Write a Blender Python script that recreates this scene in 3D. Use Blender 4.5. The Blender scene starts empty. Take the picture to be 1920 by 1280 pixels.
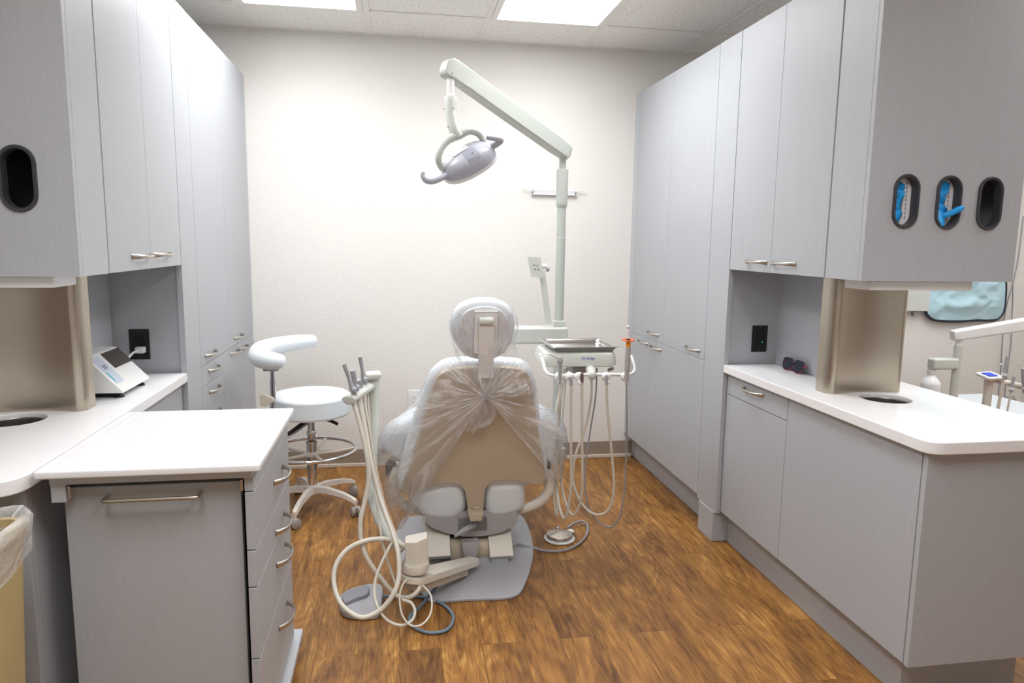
import bpy, bmesh, math, random
from mathutils import Vector, Matrix, noise
random.seed(7)
S = bpy.context.scene
COL = S.collection
PI = math.pi

# ------------------------------------------------------------------ camera
F_PX, YAW, PITCH, ROLL, EYE = 1321.35, .1638, .14, .0139, 1.3366
cf = Vector((math.sin(YAW) * math.cos(PITCH), math.cos(YAW) * math.cos(PITCH), -math.sin(PITCH)))
cr0 = Vector((math.cos(YAW), -math.sin(YAW), 0))
cu0 = cr0.cross(cf)
cr = cr0 * math.cos(ROLL) + cu0 * math.sin(ROLL)
cu = -cr0 * math.sin(ROLL) + cu0 * math.cos(ROLL)
cam = bpy.data.cameras.new('camera')
cam.sensor_width = 36.0
cam.lens = 36.0 * F_PX / 1920.0
cam.clip_start = .02
camo = bpy.data.objects.new('camera', cam)
COL.objects.link(camo)
M3 = Matrix((cr, cu, -cf)).transposed()
camo.matrix_world = Matrix.Translation((0, 0, EYE)) @ M3.to_4x4()
S.camera = camo
EYEV = Vector((0, 0, EYE))


def ray(px, py):
    return cf + cr * ((px - 960) / F_PX) + cu * ((640 - py) / F_PX)


def at(px, py, Y=None, X=None, Z=None):
    """real-world point seen at a photo pixel, on a plane of known distance"""
    d = ray(px, py)
    t = Y / d.y if Y is not None else (X / d.x if X is not None else (Z - EYE) / d.z)
    return EYEV + d * t


def on_plane(px, py, p0, n, off=0.0):
    d = ray(px, py)
    t = (Vector(p0) + Vector(n) * off - EYEV).dot(n) / d.dot(n)
    return EYEV + d * t


# ------------------------------------------------------------------ materials
def nt(name):
    m = bpy.data.materials.new(name)
    m.use_nodes = True
    t = m.node_tree
    b = t.nodes['Principled BSDF']
    return m, t, b


def lin(c):
    return tuple(((v / 255) / 12.92 if v / 255 <= .04045 else ((v / 255 + .055) / 1.055) ** 2.4) for v in c) + (1,)


def mat(name, rgb, rough=.5, metal=0.0, bump=0.0, bscale=200.0, stretch=(1, 1, 1), var=0.0, vscale=8.0, spec=.5, coat=0.0, sss=0.0):
    m, t, b = nt(name)
    b.inputs['Base Color'].default_value = lin(rgb)
    b.inputs['Roughness'].default_value = rough
    b.inputs['Metallic'].default_value = metal
    b.inputs['Specular IOR Level'].default_value = spec
    b.inputs['Coat Weight'].default_value = coat
    tc = t.nodes.new('ShaderNodeTexCoord')
    if bump or var:
        mp = t.nodes.new('ShaderNodeMapping')
        mp.inputs['Scale'].default_value = stretch
        t.links.new(tc.outputs['Object'], mp.inputs['Vector'])
        n = t.nodes.new('ShaderNodeTexNoise')
        n.inputs['Scale'].default_value = bscale
        n.inputs['Detail'].default_value = 3
        t.links.new(mp.outputs[0], n.inputs['Vector'])
        if bump:
            bp = t.nodes.new('ShaderNodeBump')
            bp.inputs['Strength'].default_value = bump
            bp.inputs['Distance'].default_value = .002
            t.links.new(n.outputs['Fac'], bp.inputs['Height'])
            t.links.new(bp.outputs[0], b.inputs['Normal'])
        if var:
            r = t.nodes.new('ShaderNodeMapRange')
            r.inputs['From Min'].default_value = .3
            r.inputs['From Max'].default_value = .7
            r.inputs['To Min'].default_value = 1 - var
            r.inputs['To Max'].default_value = 1 + var
            t.links.new(n.outputs['Fac'], r.inputs['Value'])
            mx = t.nodes.new('ShaderNodeVectorMath')
            mx.operation = 'SCALE'
            mx.inputs[0].default_value = lin(rgb)[:3]
            t.links.new(r.outputs[0], mx.inputs['Scale'])
            t.links.new(mx.outputs[0], b.inputs['Base Color'])
    return m


def laminate(name, rgb):
    """grey woven laminate with a fine vertical weave"""
    m, t, b = nt(name)
    tc = t.nodes.new('ShaderNodeTexCoord')
    facs = []
    for sc, st in ((900, (1, 1, .06)), (900, (.15, .15, 1))):
        mp = t.nodes.new('ShaderNodeMapping')
        mp.inputs['Scale'].default_value = st
        t.links.new(tc.outputs['Object'], mp.inputs['Vector'])
        n = t.nodes.new('ShaderNodeTexNoise')
        n.inputs['Scale'].default_value = sc
        n.inputs['Detail'].default_value = 2
        t.links.new(mp.outputs[0], n.inputs['Vector'])
        facs.append(n)
    mp = t.nodes.new('ShaderNodeMapping')
    mp.inputs['Scale'].default_value = (1, 1, .03)
    t.links.new(tc.outputs['Object'], mp.inputs['Vector'])
    n3 = t.nodes.new('ShaderNodeTexNoise')
    n3.inputs['Scale'].default_value = 220
    t.links.new(mp.outputs[0], n3.inputs['Vector'])
    a = t.nodes.new('ShaderNodeMath'); a.operation = 'ADD'
    t.links.new(facs[0].outputs['Fac'], a.inputs[0]); t.links.new(facs[1].outputs['Fac'], a.inputs[1])
    a2 = t.nodes.new('ShaderNodeMath'); a2.operation = 'ADD'
    t.links.new(a.outputs[0], a2.inputs[0]); t.links.new(n3.outputs['Fac'], a2.inputs[1])
    r = t.nodes.new('ShaderNodeMapRange')
    r.inputs['From Min'].default_value = 1.1; r.inputs['From Max'].default_value = 1.9
    r.inputs['To Min'].default_value = .95; r.inputs['To Max'].default_value = 1.05
    t.links.new(a2.outputs[0], r.inputs['Value'])
    mx = t.nodes.new('ShaderNodeVectorMath'); mx.operation = 'SCALE'
    mx.inputs[0].default_value = lin(rgb)[:3]
    t.links.new(r.outputs[0], mx.inputs['Scale'])
    t.links.new(mx.outputs[0], b.inputs['Base Color'])
    b.inputs['Roughness'].default_value = .42
    b.inputs['Specular IOR Level'].default_value = .45
    return m


def wood_floor():
    m, t, b = nt('wood_plank_vinyl')
    N, L = t.nodes.new, t.links.new
    tc = N('ShaderNodeTexCoord')
    mp = N('ShaderNodeMapping')
    mp.inputs['Rotation'].default_value = (0, 0, PI / 2)
    L(tc.outputs['Object'], mp.inputs['Vector'])
    br = N('ShaderNodeTexBrick')
    br.offset = .37; br.offset_frequency = 2; br.squash = 1
    br.inputs['Scale'].default_value = 1
    br.inputs['Brick Width'].default_value = .92
    br.inputs['Row Height'].default_value = .135
    br.inputs['Mortar Size'].default_value = .0009
    br.inputs['Mortar Smooth'].default_value = .2
    br.inputs['Color1'].default_value = (0, 0, 0, 1)
    br.inputs['Color2'].default_value = (1, 1, 1, 1)
    br.inputs['Mortar'].default_value = (.5, .5, .5, 1)
    L(mp.outputs[0], br.inputs['Vector'])
    sep = N('ShaderNodeSeparateColor')
    L(br.outputs['Color'], sep.inputs[0])
    # per-plank offset for the grain
    comb = N('ShaderNodeCombineXYZ')
    sc = N('ShaderNodeMath'); sc.operation = 'MULTIPLY'; sc.inputs[1].default_value = 37
    L(sep.outputs[0], sc.inputs[0]); L(sc.outputs[0], comb.inputs[0]); L(sc.outputs[0], comb.inputs[1]); L(sc.outputs[0], comb.inputs[2])
    add = N('ShaderNodeVectorMath'); add.operation = 'ADD'
    L(tc.outputs['Object'], add.inputs[0]); L(comb.outputs[0], add.inputs[1])
    def tex(scale, st, detail, dist, rough=.6):
        q = N('ShaderNodeMapping'); q.inputs['Scale'].default_value = st
        L(add.outputs[0], q.inputs['Vector'])
        n = N('ShaderNodeTexNoise')
        n.inputs['Scale'].default_value = scale; n.inputs['Detail'].default_value = detail
        n.inputs['Distortion'].default_value = dist; n.inputs['Roughness'].default_value = rough
        L(q.outputs[0], n.inputs['Vector'])
        return n
    big = tex(6, (1, .30, 1), 4, 1.5)
    mid = tex(26, (1, .13, 1), 6, 1.5, .65)
    fine = tex(170, (1, .045, 1), 3, .6)
    cathedral = tex(4.5, (1, .22, 1), 2, .6)
    wv = N('ShaderNodeMath'); wv.operation = 'MULTIPLY'; wv.inputs[1].default_value = 95
    L(cathedral.outputs['Fac'], wv.inputs[0])
    sn = N('ShaderNodeMath'); sn.operation = 'SINE'; L(wv.outputs[0], sn.inputs[0])
    def mad(a, k, c=None):
        x = N('ShaderNodeMath'); x.operation = 'MULTIPLY'; x.inputs[1].default_value = k
        L(a, x.inputs[0])
        if c is None: return x.outputs[0]
        y = N('ShaderNodeMath'); y.operation = 'ADD'; L(x.outputs[0], y.inputs[0]); L(c, y.inputs[1])
        return y.outputs[0]
    v = mad(big.outputs['Fac'], .9)
    v = mad(mid.outputs['Fac'], .75, v)
    v = mad(fine.outputs['Fac'], .42, v)
    v = mad(sn.outputs[0], .05, v)
    v = mad(sep.outputs[0], .12, v)
    r = N('ShaderNodeMapRange')
    r.inputs['From Min'].default_value = .72; r.inputs['From Max'].default_value = 1.48
    L(v, r.inputs['Value'])
    cr_ = N('ShaderNodeValToRGB')
    e = cr_.color_ramp.elements
    e[0].position = 0; e[0].color = lin((70, 43, 22))
    e[1].position = 1; e[1].color = lin((208, 162, 98))
    for p, c in ((.25, (108, 71, 36)), (.45, (134, 92, 47)), (.62, (152, 106, 54)), (.8, (176, 128, 68))):
        q = e.new(p); q.color = lin(c)
    L(r.outputs[0], cr_.inputs[0])
    hl = tex(16, (1, .07, 1), 3, 2.0, .55)
    h1 = N('ShaderNodeMath'); h1.operation = 'SUBTRACT'; h1.inputs[1].default_value = .5; L(hl.outputs['Fac'], h1.inputs[0])
    h2 = N('ShaderNodeMath'); h2.operation = 'ABSOLUTE'; L(h1.outputs[0], h2.inputs[0])
    h3 = N('ShaderNodeMapRange'); h3.inputs['From Max'].default_value = .022; h3.inputs['To Min'].default_value = .66; h3.inputs['To Max'].default_value = 1
    L(h2.outputs[0], h3.inputs['Value'])
    hm = N('ShaderNodeVectorMath'); hm.operation = 'SCALE'; L(cr_.outputs[0], hm.inputs[0]); L(h3.outputs[0], hm.inputs['Scale'])
    mo = N('ShaderNodeMapRange'); mo.inputs['To Min'].default_value = 1; mo.inputs['To Max'].default_value = .45
    L(br.outputs['Fac'], mo.inputs['Value'])
    mx = N('ShaderNodeVectorMath'); mx.operation = 'SCALE'
    L(hm.outputs[0], mx.inputs[0]); L(mo.outputs[0], mx.inputs['Scale'])
    L(mx.outputs[0], b.inputs['Base Color'])
    bp = N('ShaderNodeBump'); bp.inputs['Strength'].default_value = .25; bp.inputs['Distance'].default_value = .001
    L(fine.outputs['Fac'], bp.inputs['Height']); L(bp.outputs[0], b.inputs['Normal'])
    b.inputs['Roughness'].default_value = .42
    b.inputs['Specular IOR Level'].default_value = .35
    return m


def steel(name, rgb, rough=.3, aniso=.7, st=(60, 60, .6)):
    m, t, b = nt(name)
    N, L = t.nodes.new, t.links.new
    b.inputs['Base Color'].default_value = lin(rgb)
    b.inputs['Metallic'].default_value = 1
    tc = N('ShaderNodeTexCoord'); mp = N('ShaderNodeMapping'); mp.inputs['Scale'].default_value = st
    L(tc.outputs['Object'], mp.inputs[0])
    n = N('ShaderNodeTexNoise'); n.inputs['Scale'].default_value = 12; n.inputs['Detail'].default_value = 3
    L(mp.outputs[0], n.inputs['Vector'])
    r = N('ShaderNodeMapRange'); r.inputs['To Min'].default_value = rough - .08; r.inputs['To Max'].default_value = rough + .1
    L(n.outputs['Fac'], r.inputs['Value']); L(r.outputs[0], b.inputs['Roughness'])
    bp = N('ShaderNodeBump'); bp.inputs['Strength'].default_value = .08; bp.inputs['Distance'].default_value = .001
    L(n.outputs['Fac'], bp.inputs['Height']); L(bp.outputs[0], b.inputs['Normal'])
    return m


def ceiling_mat():
    m, t, b = nt('acoustic_tile')
    N, L = t.nodes.new, t.links.new
    tc = N('ShaderNodeTexCoord')
    n1 = N('ShaderNodeTexNoise'); n1.inputs['Scale'].default_value = 130; n1.inputs['Detail'].default_value = 4; n1.inputs['Roughness'].default_value = .7
    L(tc.outputs['Object'], n1.inputs['Vector'])
    r = N('ShaderNodeValToRGB')
    e = r.color_ramp.elements
    e[0].position = .33; e[0].color = lin((178, 173, 164))
    e[1].position = .45; e[1].color = lin((246, 244, 239))
    L(n1.outputs['Fac'], r.inputs[0]); L(r.outputs[0], b.inputs['Base Color'])
    bp = N('ShaderNodeBump'); bp.inputs['Strength'].default_value = .4; bp.inputs['Distance'].default_value = .002
    L(n1.outputs['Fac'], bp.inputs['Height']); L(bp.outputs[0], b.inputs['Normal'])
    b.inputs['Roughness'].default_value = .9
    return m


def emit(name, rgb, s):
    m, t, b = nt(name)
    b.inputs['Base Color'].default_value = lin(rgb)
    b.inputs['Emission Color'].default_value = lin(rgb)
    b.inputs['Emission Strength'].default_value = s
    return m


def film(name, op_lo, op_hi, uscale, gather=0.0):
    """clear crinkled plastic film; folds (along the u direction of its UVs) are whiter"""
    m = bpy.data.materials.new(name); m.use_nodes = True
    t = m.node_tree; N, L = t.nodes.new, t.links.new
    t.nodes.remove(t.nodes['Principled BSDF'])
    out = t.nodes['Material Output']
    uv = N('ShaderNodeTexCoord')
    mp = N('ShaderNodeMapping'); mp.inputs['Scale'].default_value = uscale
    L(uv.outputs['UV'], mp.inputs[0])
    n = N('ShaderNodeTexNoise'); n.inputs['Scale'].default_value = 1; n.inputs['Detail'].default_value = 4; n.inputs['Distortion'].default_value = 1.0
    L(mp.outputs[0], n.inputs['Vector'])
    n2 = N('ShaderNodeTexNoise'); n2.inputs['Scale'].default_value = 55; n2.inputs['Detail'].default_value = 3; n2.inputs['Distortion'].default_value = 1.5
    L(uv.outputs['Object'], n2.inputs['Vector'])
    r = N('ShaderNodeMapRange'); r.inputs['From Min'].default_value = .46; r.inputs['From Max'].default_value = .76
    r.inputs['To Min'].default_value = op_lo; r.inputs['To Max'].default_value = op_hi
    L(n.outputs['Fac'], r.inputs['Value'])
    bp = N('ShaderNodeBump'); bp.inputs['Strength'].default_value = .6; bp.inputs['Distance'].default_value = .006
    ad = N('ShaderNodeMath'); ad.operation = 'ADD'
    L(n.outputs['Fac'], ad.inputs[0]); L(n2.outputs['Fac'], ad.inputs[1]); L(ad.outputs[0], bp.inputs['Height'])
    lw = N('ShaderNodeLayerWeight'); lw.inputs['Blend'].default_value = .35
    L(bp.outputs[0], lw.inputs['Normal'])
    mxm = N('ShaderNodeMath'); mxm.operation = 'MULTIPLY_ADD'; mxm.inputs[1].default_value = .16
    L(lw.outputs['Facing'], mxm.inputs[0]); L(r.outputs[0], mxm.inputs[2])
    sx = N('ShaderNodeSeparateXYZ'); L(uv.outputs['UV'], sx.inputs[0])
    gm = N('ShaderNodeMapRange'); gm.inputs['From Min'].default_value = .0; gm.inputs['From Max'].default_value = .55
    gm.inputs['To Min'].default_value = gather; gm.inputs['To Max'].default_value = 0
    L(sx.outputs[1], gm.inputs['Value'])
    ga = N('ShaderNodeMath'); ga.operation = 'ADD'; L(mxm.outputs[0], ga.inputs[0]); L(gm.outputs[0], ga.inputs[1])
    cl = N('ShaderNodeClamp'); L(ga.outputs[0], cl.inputs['Value']); cl.inputs['Max'].default_value = .92
    df = N('ShaderNodeBsdfDiffuse'); df.inputs['Color'].default_value = (.97, .975, .985, 1)
    tl = N('ShaderNodeBsdfTranslucent'); tl.inputs['Color'].default_value = (.97, .975, .985, 1)
    L(bp.outputs[0], df.inputs['Normal'])
    m1 = N('ShaderNodeMixShader'); m1.inputs[0].default_value = .4
    L(df.outputs[0], m1.inputs[1]); L(tl.outputs[0], m1.inputs[2])
    tr = N('ShaderNodeBsdfTransparent'); tr.inputs['Color'].default_value = (.97, .97, .98, 1)
    m2 = N('ShaderNodeMixShader'); L(cl.outputs[0], m2.inputs[0]); L(tr.outputs[0], m2.inputs[1]); L(m1.outputs[0], m2.inputs[2])
    gl = N('ShaderNodeBsdfGlossy'); gl.inputs['Roughness'].default_value = .14
    L(bp.outputs[0], gl.inputs['Normal'])
    pw = N('ShaderNodeMath'); pw.operation = 'POWER'; pw.inputs[1].default_value = 4
    lw2 = N('ShaderNodeLayerWeight'); lw2.inputs['Blend'].default_value = .5; L(bp.outputs[0], lw2.inputs['Normal'])
    L(lw2.outputs['Facing'], pw.inputs[0])
    fr = N('ShaderNodeMath'); fr.operation = 'MULTIPLY_ADD'; fr.inputs[1].default_value = .5; fr.inputs[2].default_value = .05
    L(pw.outputs[0], fr.inputs[0])
    m3 = N('ShaderNodeMixShader'); L(fr.outputs[0], m3.inputs[0]); L(m2.outputs[0], m3.inputs[1]); L(gl.outputs[0], m3.inputs[2])
    L(m3.outputs[0], out.inputs['Surface'])
    return m


LAM = laminate('grey_laminate', (176, 179, 184))
EDGE = mat('grey_edge_band', (188, 191, 196), .45)
SHADEIN = mat('painted_cavity_shade', (22, 22, 24), .6)  # near-black puts the shade of hollow insides into the colour
WALL = mat('orange_peel_paint', (228, 225, 220), .6, bump=.9, bscale=75, var=0)
CEIL = ceiling_mat()
GRIDM = mat('white_grid_metal', (238, 236, 230), .45)
FLOOR = wood_floor()
BASEB = mat('taupe_vinyl_base', (148, 136, 122), .5)
TRIML = mat('pale_vinyl_strip', (205, 192, 176), .5)
QUARTZ = mat('white_solid_surface', (238, 238, 240), .22, var=.015, bscale=30)
STEEL = steel('brushed_bronze_steel', (190, 180, 164), .3)
NICKEL = mat('satin_nickel', (205, 198, 188), .28, 1.0)
CHROME = mat('chrome', (222, 222, 226), .07, 1.0)
GREYSTEEL = mat('tray_steel', (205, 203, 202), .2, 1.0)
PANEL_LIGHT = emit('lit_diffuser', (250, 251, 252), 8.0)
WPLAS = mat('white_plastic', (232, 233, 232), .35, coat=.2)
OFFW = mat('off_white_enamel', (205, 209, 202), .32, coat=.3)
OFFW2 = mat('warm_white_enamel', (222, 217, 205), .35, coat=.2)
HOSE = mat('ivory_hose', (214, 209, 196), .4)
GREYHOSE = mat('grey_hose', (150, 150, 156), .45)
BLUEHOSE = mat('blue_grey_hose', (112, 132, 152), .45)
LAMPW = mat('lamp_arm_enamel', (190, 195, 188), .34, coat=.2)
VINYL = mat('pale_grey_vinyl', (226, 233, 238), .42, bump=.08, bscale=400)
TAN = mat('tan_shell', (190, 175, 153), .5, bump=.15, bscale=500)
TANL = mat('tan_shell_smooth', (186, 172, 150), .4)
GREYP = mat('mid_grey_plastic', (166, 163, 164), .45)
GREYB = mat('silver_grey_enamel', (168, 168, 173), .4)
GREYD = mat('dark_grey_plastic', (92, 94, 100), .5)
BLACK = mat('black_plastic', (18, 18, 19), .4)
GROM = mat('charcoal_grommet', (58, 58, 64), .5)
LAMPG = mat('lamp_grey_plastic', (178, 180, 191), .35, coat=.2)
LAMPD = mat('lamp_panel_grey', (150, 152, 165), .4)
IVORY = mat('ivory_knob', (226, 218, 202), .4)
ALMOND = mat('almond_enamel', (222, 214, 204), .4)
CASTER = mat('taupe_caster', (164, 156, 150), .5)
BLUEG = mat('blue_nitrile', (24, 158, 236), .5, bump=.5, bscale=60)
CARD = mat('white_carton', (228, 226, 226), .7)
PRINT = mat('grey_print', (150, 150, 172), .7)
ORANGE = mat('orange_shield', (214, 96, 44), .3)
AMBER = mat('amber_tip', (238, 160, 24), .35)
BEIGEBIN = mat('beige_bin', (188, 168, 118), .5, bump=.05, bscale=100)
NAVY = mat('navy_lens', (28, 30, 48), .12, coat=.5)
PINK = mat('pink_acetate', (176, 32, 84), .3)
APRON = mat('pale_blue_vinyl', (186, 220, 232), .3, bump=0, coat=.3)
BINDING = mat('navy_binding', (34, 42, 58), .6)
BLUEKEY = mat('blue_keypad', (48, 72, 206), .35)
WINDOW = mat('smoked_window', (70, 62, 58), .15)
LCD = mat('pale_label', (196, 206, 220), .4)
TEAL = mat('teal_label_stripe', (58, 184, 186), .4)
GREENLED = emit('green_led', (40, 230, 120), 2.0)
LOGO = mat('blue_logo_ink', (70, 84, 160), .5)
FILM = film('clear_plastic_film', .06, .85, (40, 2.6, 1), .28)
LINER = film('bin_liner_film', .22, .9, (34, 3, 1))


# ------------------------------------------------------------------ mesh builder
class G:
    def __init__(s):
        s.bm = bmesh.new()

    def _merge(s, b):
        me = bpy.data.meshes.new('tmp'); b.to_mesh(me); b.free()
        s.bm.from_mesh(me); bpy.data.meshes.remove(me)
        return s

    def box(s, x0, x1, y0, y1, z0, z1, bev=0.0, seg=2):
        b = bmesh.new()
        bmesh.ops.create_cube(b, size=1)
        for v in b.verts:
            v.co = Vector(((x0 + x1) / 2 + v.co.x * (x1 - x0), (y0 + y1) / 2 + v.co.y * (y1 - y0), (z0 + z1) / 2 + v.co.z * (z1 - z0)))
        if bev:
            bmesh.ops.bevel(b, geom=b.edges[:], offset=bev, segments=seg, affect='EDGES', profile=.5)
        return s._merge(b)

    def obox(s, c, ax, ay, az, hx, hy, hz, bev=0.0, seg=2):
        b = bmesh.new()
        bmesh.ops.create_cube(b, size=2)
        ax, ay, az = Vector(ax).normalized(), Vector(ay).normalized(), Vector(az).normalized()
        for v in b.verts:
            v.co = Vector(c) + ax * v.co.x * hx + ay * v.co.y * hy + az * v.co.z * hz
        if bev:
            bmesh.ops.bevel(b, geom=b.edges[:], offset=bev, segments=seg, affect='EDGES', profile=.5)
        return s._merge(b)

    def prism(s, pts, plane, a, b_, bev=0.0, seg=2, holes=()):
        """outline (2D) in plane xy / xz / yz extruded from a to b_ along the third axis"""
        b = bmesh.new()

        def P(u, v, w):
            return {'xy': (u, v, w), 'xz': (u, w, v), 'yz': (w, u, v)}[plane]
        loops = [pts] + list(holes)
        es = []
        for lp in loops:
            vs = [b.verts.new(P(u, v, a)) for u, v in lp]
            for i in range(len(vs)):
                es.append(b.edges.new((vs[i], vs[(i + 1) % len(vs)])))
        if holes:
            bmesh.ops.triangle_fill(b, use_beauty=True, use_dissolve=True, edges=es)
        else:
            b.faces.new(b.verts[:])
        r = bmesh.ops.extrude_face_region(b, geom=b.faces[:])
        d = Vector(P(0, 0, b_)) - Vector(P(0, 0, a))
        bmesh.ops.translate(b, verts=[g for g in r['geom'] if isinstance(g, bmesh.types.BMVert)], vec=d)
        if bev:
            bmesh.ops.recalc_face_normals(b, faces=b.faces[:])
            ed = [e for e in b.edges if len(e.link_faces) == 2 and e.calc_face_angle(0) > .5 and abs((e.verts[0].co - e.verts[1].co).normalized().dot(d.normalized())) < .5]
            bmesh.ops.bevel(b, geom=ed, offset=bev, segments=seg, affect='EDGES', profile=.5)
        return s._merge(b)

    def loft(s, rings, cap=True, closed=True, uv=False):
        b = bmesh.new()
        vv = [[b.verts.new(p) for p in r] for r in rings]
        n = len(rings[0])
        for i in range(len(vv) - 1):
            for j in range(n if closed else n - 1):
                k = (j + 1) % n
                try:
                    b.faces.new((vv[i][j], vv[i][k], vv[i + 1][k], vv[i + 1][j]))
                except ValueError:
                    pass
        if cap and closed:
            for r in (vv[0], vv[-1]):
                try:
                    b.faces.new(r)
                except ValueError:
                    pass
        if uv:
            ul = b.loops.layers.uv.verify()
            idx = {}
            for i, r in enumerate(vv):
                for j, v in enumerate(r):
                    idx[v] = (j / max(1, n - 1), i / max(1, len(vv) - 1))
            for f in b.faces:
                for lo in f.loops:
                    lo[ul].uv = idx[lo.vert]
        return s._merge(b)

    def tube(s, pts, r, n=10, closed=False, sub=6, smooth=True, cap=True):
        pts = [Vector(p) for p in pts]
        rr = list(r) if isinstance(r, (list, tuple)) else [r] * len(pts)
        if smooth and len(pts) > 2:
            P, R = [], []
            m = len(pts)
            rng = range(m if closed else m - 1)
            for i in rng:
                if closed:
                    p0, p1, p2, p3 = pts[(i - 1) % m], pts[i], pts[(i + 1) % m], pts[(i + 2) % m]
                    r1, r2 = rr[i], rr[(i + 1) % m]
                else:
                    p1, p2 = pts[i], pts[i + 1]
                    p0 = pts[i - 1] if i else p1 * 2 - p2
                    p3 = pts[i + 2] if i + 2 < m else p2 * 2 - p1
                    r1, r2 = rr[i], rr[i + 1]
                for k in range(sub):
                    t = k / sub
                    P.append(.5 * ((2 * p1) + (p2 - p0) * t + (2 * p0 - 5 * p1 + 4 * p2 - p3) * t * t + (3 * p1 - p0 - 3 * p2 + p3) * t ** 3))
                    R.append(r1 + (r2 - r1) * t)
            if not closed:
                P.append(pts[-1]); R.append(rr[-1])
            pts, rr = P, R
        m = len(pts)
        rings = []
        up = None
        for i in range(m):
            a = pts[(i - 1) % m] if (closed or i) else pts[i]
            c = pts[(i + 1) % m] if (closed or i < m - 1) else pts[i]
            tg = (c - a)
            tg = tg.normalized() if tg.length > 1e-9 else Vector((0, 0, 1))
            if up is None:
                up = tg.orthogonal().normalized()
            up = (up - tg * up.dot(tg))
            up = up.normalized() if up.length > 1e-6 else tg.orthogonal().normalized()
            sd = tg.cross(up)
            rings.append([pts[i] + (up * math.cos(2 * PI * j / n) + sd * math.sin(2 * PI * j / n)) * rr[i] for j in range(n)])
        if closed:
            rings.append(rings[0])
            # close by repeating; welded below
            s.loft(rings, cap=False)
            bmesh.ops.remove_doubles(s.bm, verts=s.bm.verts[:], dist=1e-6)
            return s
        return s.loft(rings, cap=cap)

    def lathe(s, prof, o, axis=(0, 0, 1), n=28):
        ax = Vector(axis).normalized(); u = ax.orthogonal().normalized(); w = ax.cross(u)
        rings = [[Vector(o) + ax * z + (u * math.cos(2 * PI * j / n) + w * math.sin(2 * PI * j / n)) * max(r, 1e-4) for j in range(n)] for r, z in prof]
        return s.loft(rings)

    def ball(s, c, r, rot=None, n=20):
        b = bmesh.new()
        bmesh.ops.create_uvsphere(b, u_segments=n, v_segments=n // 2, radius=1)
        r = (r, r, r) if not isinstance(r, (tuple, list)) else r
        for v in b.verts:
            q = Vector((v.co.x * r[0], v.co.y * r[1], v.co.z * r[2]))
            v.co = Vector(c) + (rot @ q if rot else q)
        return s._merge(b)

    def pillow(s, pts, n, depth, edge=None, k=5):
        """closed outline (world points) given a rounded, cushion-like thickness going -n by depth"""
        n = Vector(n).normalized(); pts = [Vector(p) for p in pts]
        c = sum(pts, Vector()) / len(pts)
        edge = edge or depth / 2
        size = sum((p - c).length for p in pts) / len(pts)
        prof = [(1 - edge / size, 0.0)]
        prof[0] = (max(.05, prof[0][0] - .25), edge * .02)
        prof = [(prof[0][0], 0.0)]
        for i in range(k + 1):
            a = PI / 2 * i / k
            prof.append((1 - edge / size * (1 - math.sin(a)), edge * (1 - math.cos(a))))
        for i in range(k + 1):
            a = PI / 2 * i / k
            prof.append((1 - edge / size * (1 - math.cos(a)), depth - edge * (1 - math.sin(a))))
        rings = [[c + (p - c) * f - n * d for p in pts] for f, d in prof]
        return s.loft(rings)


def cr_closed(pts, sub=5):
    pts = [Vector(p) for p in pts]; m = len(pts); out = []
    for i in range(m):
        p0, p1, p2, p3 = pts[i - 1], pts[i], pts[(i + 1) % m], pts[(i + 2) % m]
        for k in range(sub):
            t = k / sub
            out.append(.5 * ((2 * p1) + (p2 - p0) * t + (2 * p0 - 5 * p1 + 4 * p2 - p3) * t * t + (3 * p1 - p0 - 3 * p2 + p3) * t ** 3))
    return out


def cr_open(pts, sub=5):
    pts = [Vector(p) for p in pts]; m = len(pts); out = []
    for i in range(m - 1):
        p1, p2 = pts[i], pts[i + 1]
        p0 = pts[i - 1] if i else p1 * 2 - p2
        p3 = pts[i + 2] if i + 2 < m else p2 * 2 - p1
        for k in range(sub):
            t = k / sub
            out.append(.5 * ((2 * p1) + (p2 - p0) * t + (2 * p0 - 5 * p1 + 4 * p2 - p3) * t * t + (3 * p1 - p0 - 3 * p2 + p3) * t ** 3))
    out.append(pts[-1])
    return out


def round_poly(pts, rad, seg=6):
    """2D polygon with rounded corners; rad a number or a list per corner"""
    m = len(pts); out = []
    rad = rad if isinstance(rad, (list, tuple)) else [rad] * m
    for i in range(m):
        p = Vector(pts[i]).to_2d() if len(pts[i]) > 2 else Vector(pts[i])
        a = Vector(pts[i - 1]); c = Vector(pts[(i + 1) % m]); r = rad[i]
        if r <= 0:
            out.append(tuple(p)); continue
        u = (a - p).normalized(); w = (c - p).normalized()
        ang = u.angle(w)
        d = min(r / math.tan(ang / 2), (a - p).length * .49, (c - p).length * .49)
        s0 = p + u * d; s1 = p + w * d
        for k in range(seg + 1):
            t = k / seg
            out.append(tuple((s0 * (1 - t) + p * t) * (1 - t) + (p * (1 - t) + s1 * t) * t))
    return out


def stadium(cx, cz, w, h, n=12):
    r = w / 2; out = []
    for i in range(n + 1):
        a = PI * i / n
        out.append((cx + r * math.cos(a), cz + h / 2 - r + r * math.sin(a)))
    for i in range(n + 1):
        a = PI + PI * i / n
        out.append((cx + r * math.cos(a), cz - h / 2 + r + r * math.sin(a)))
    return out


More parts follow.
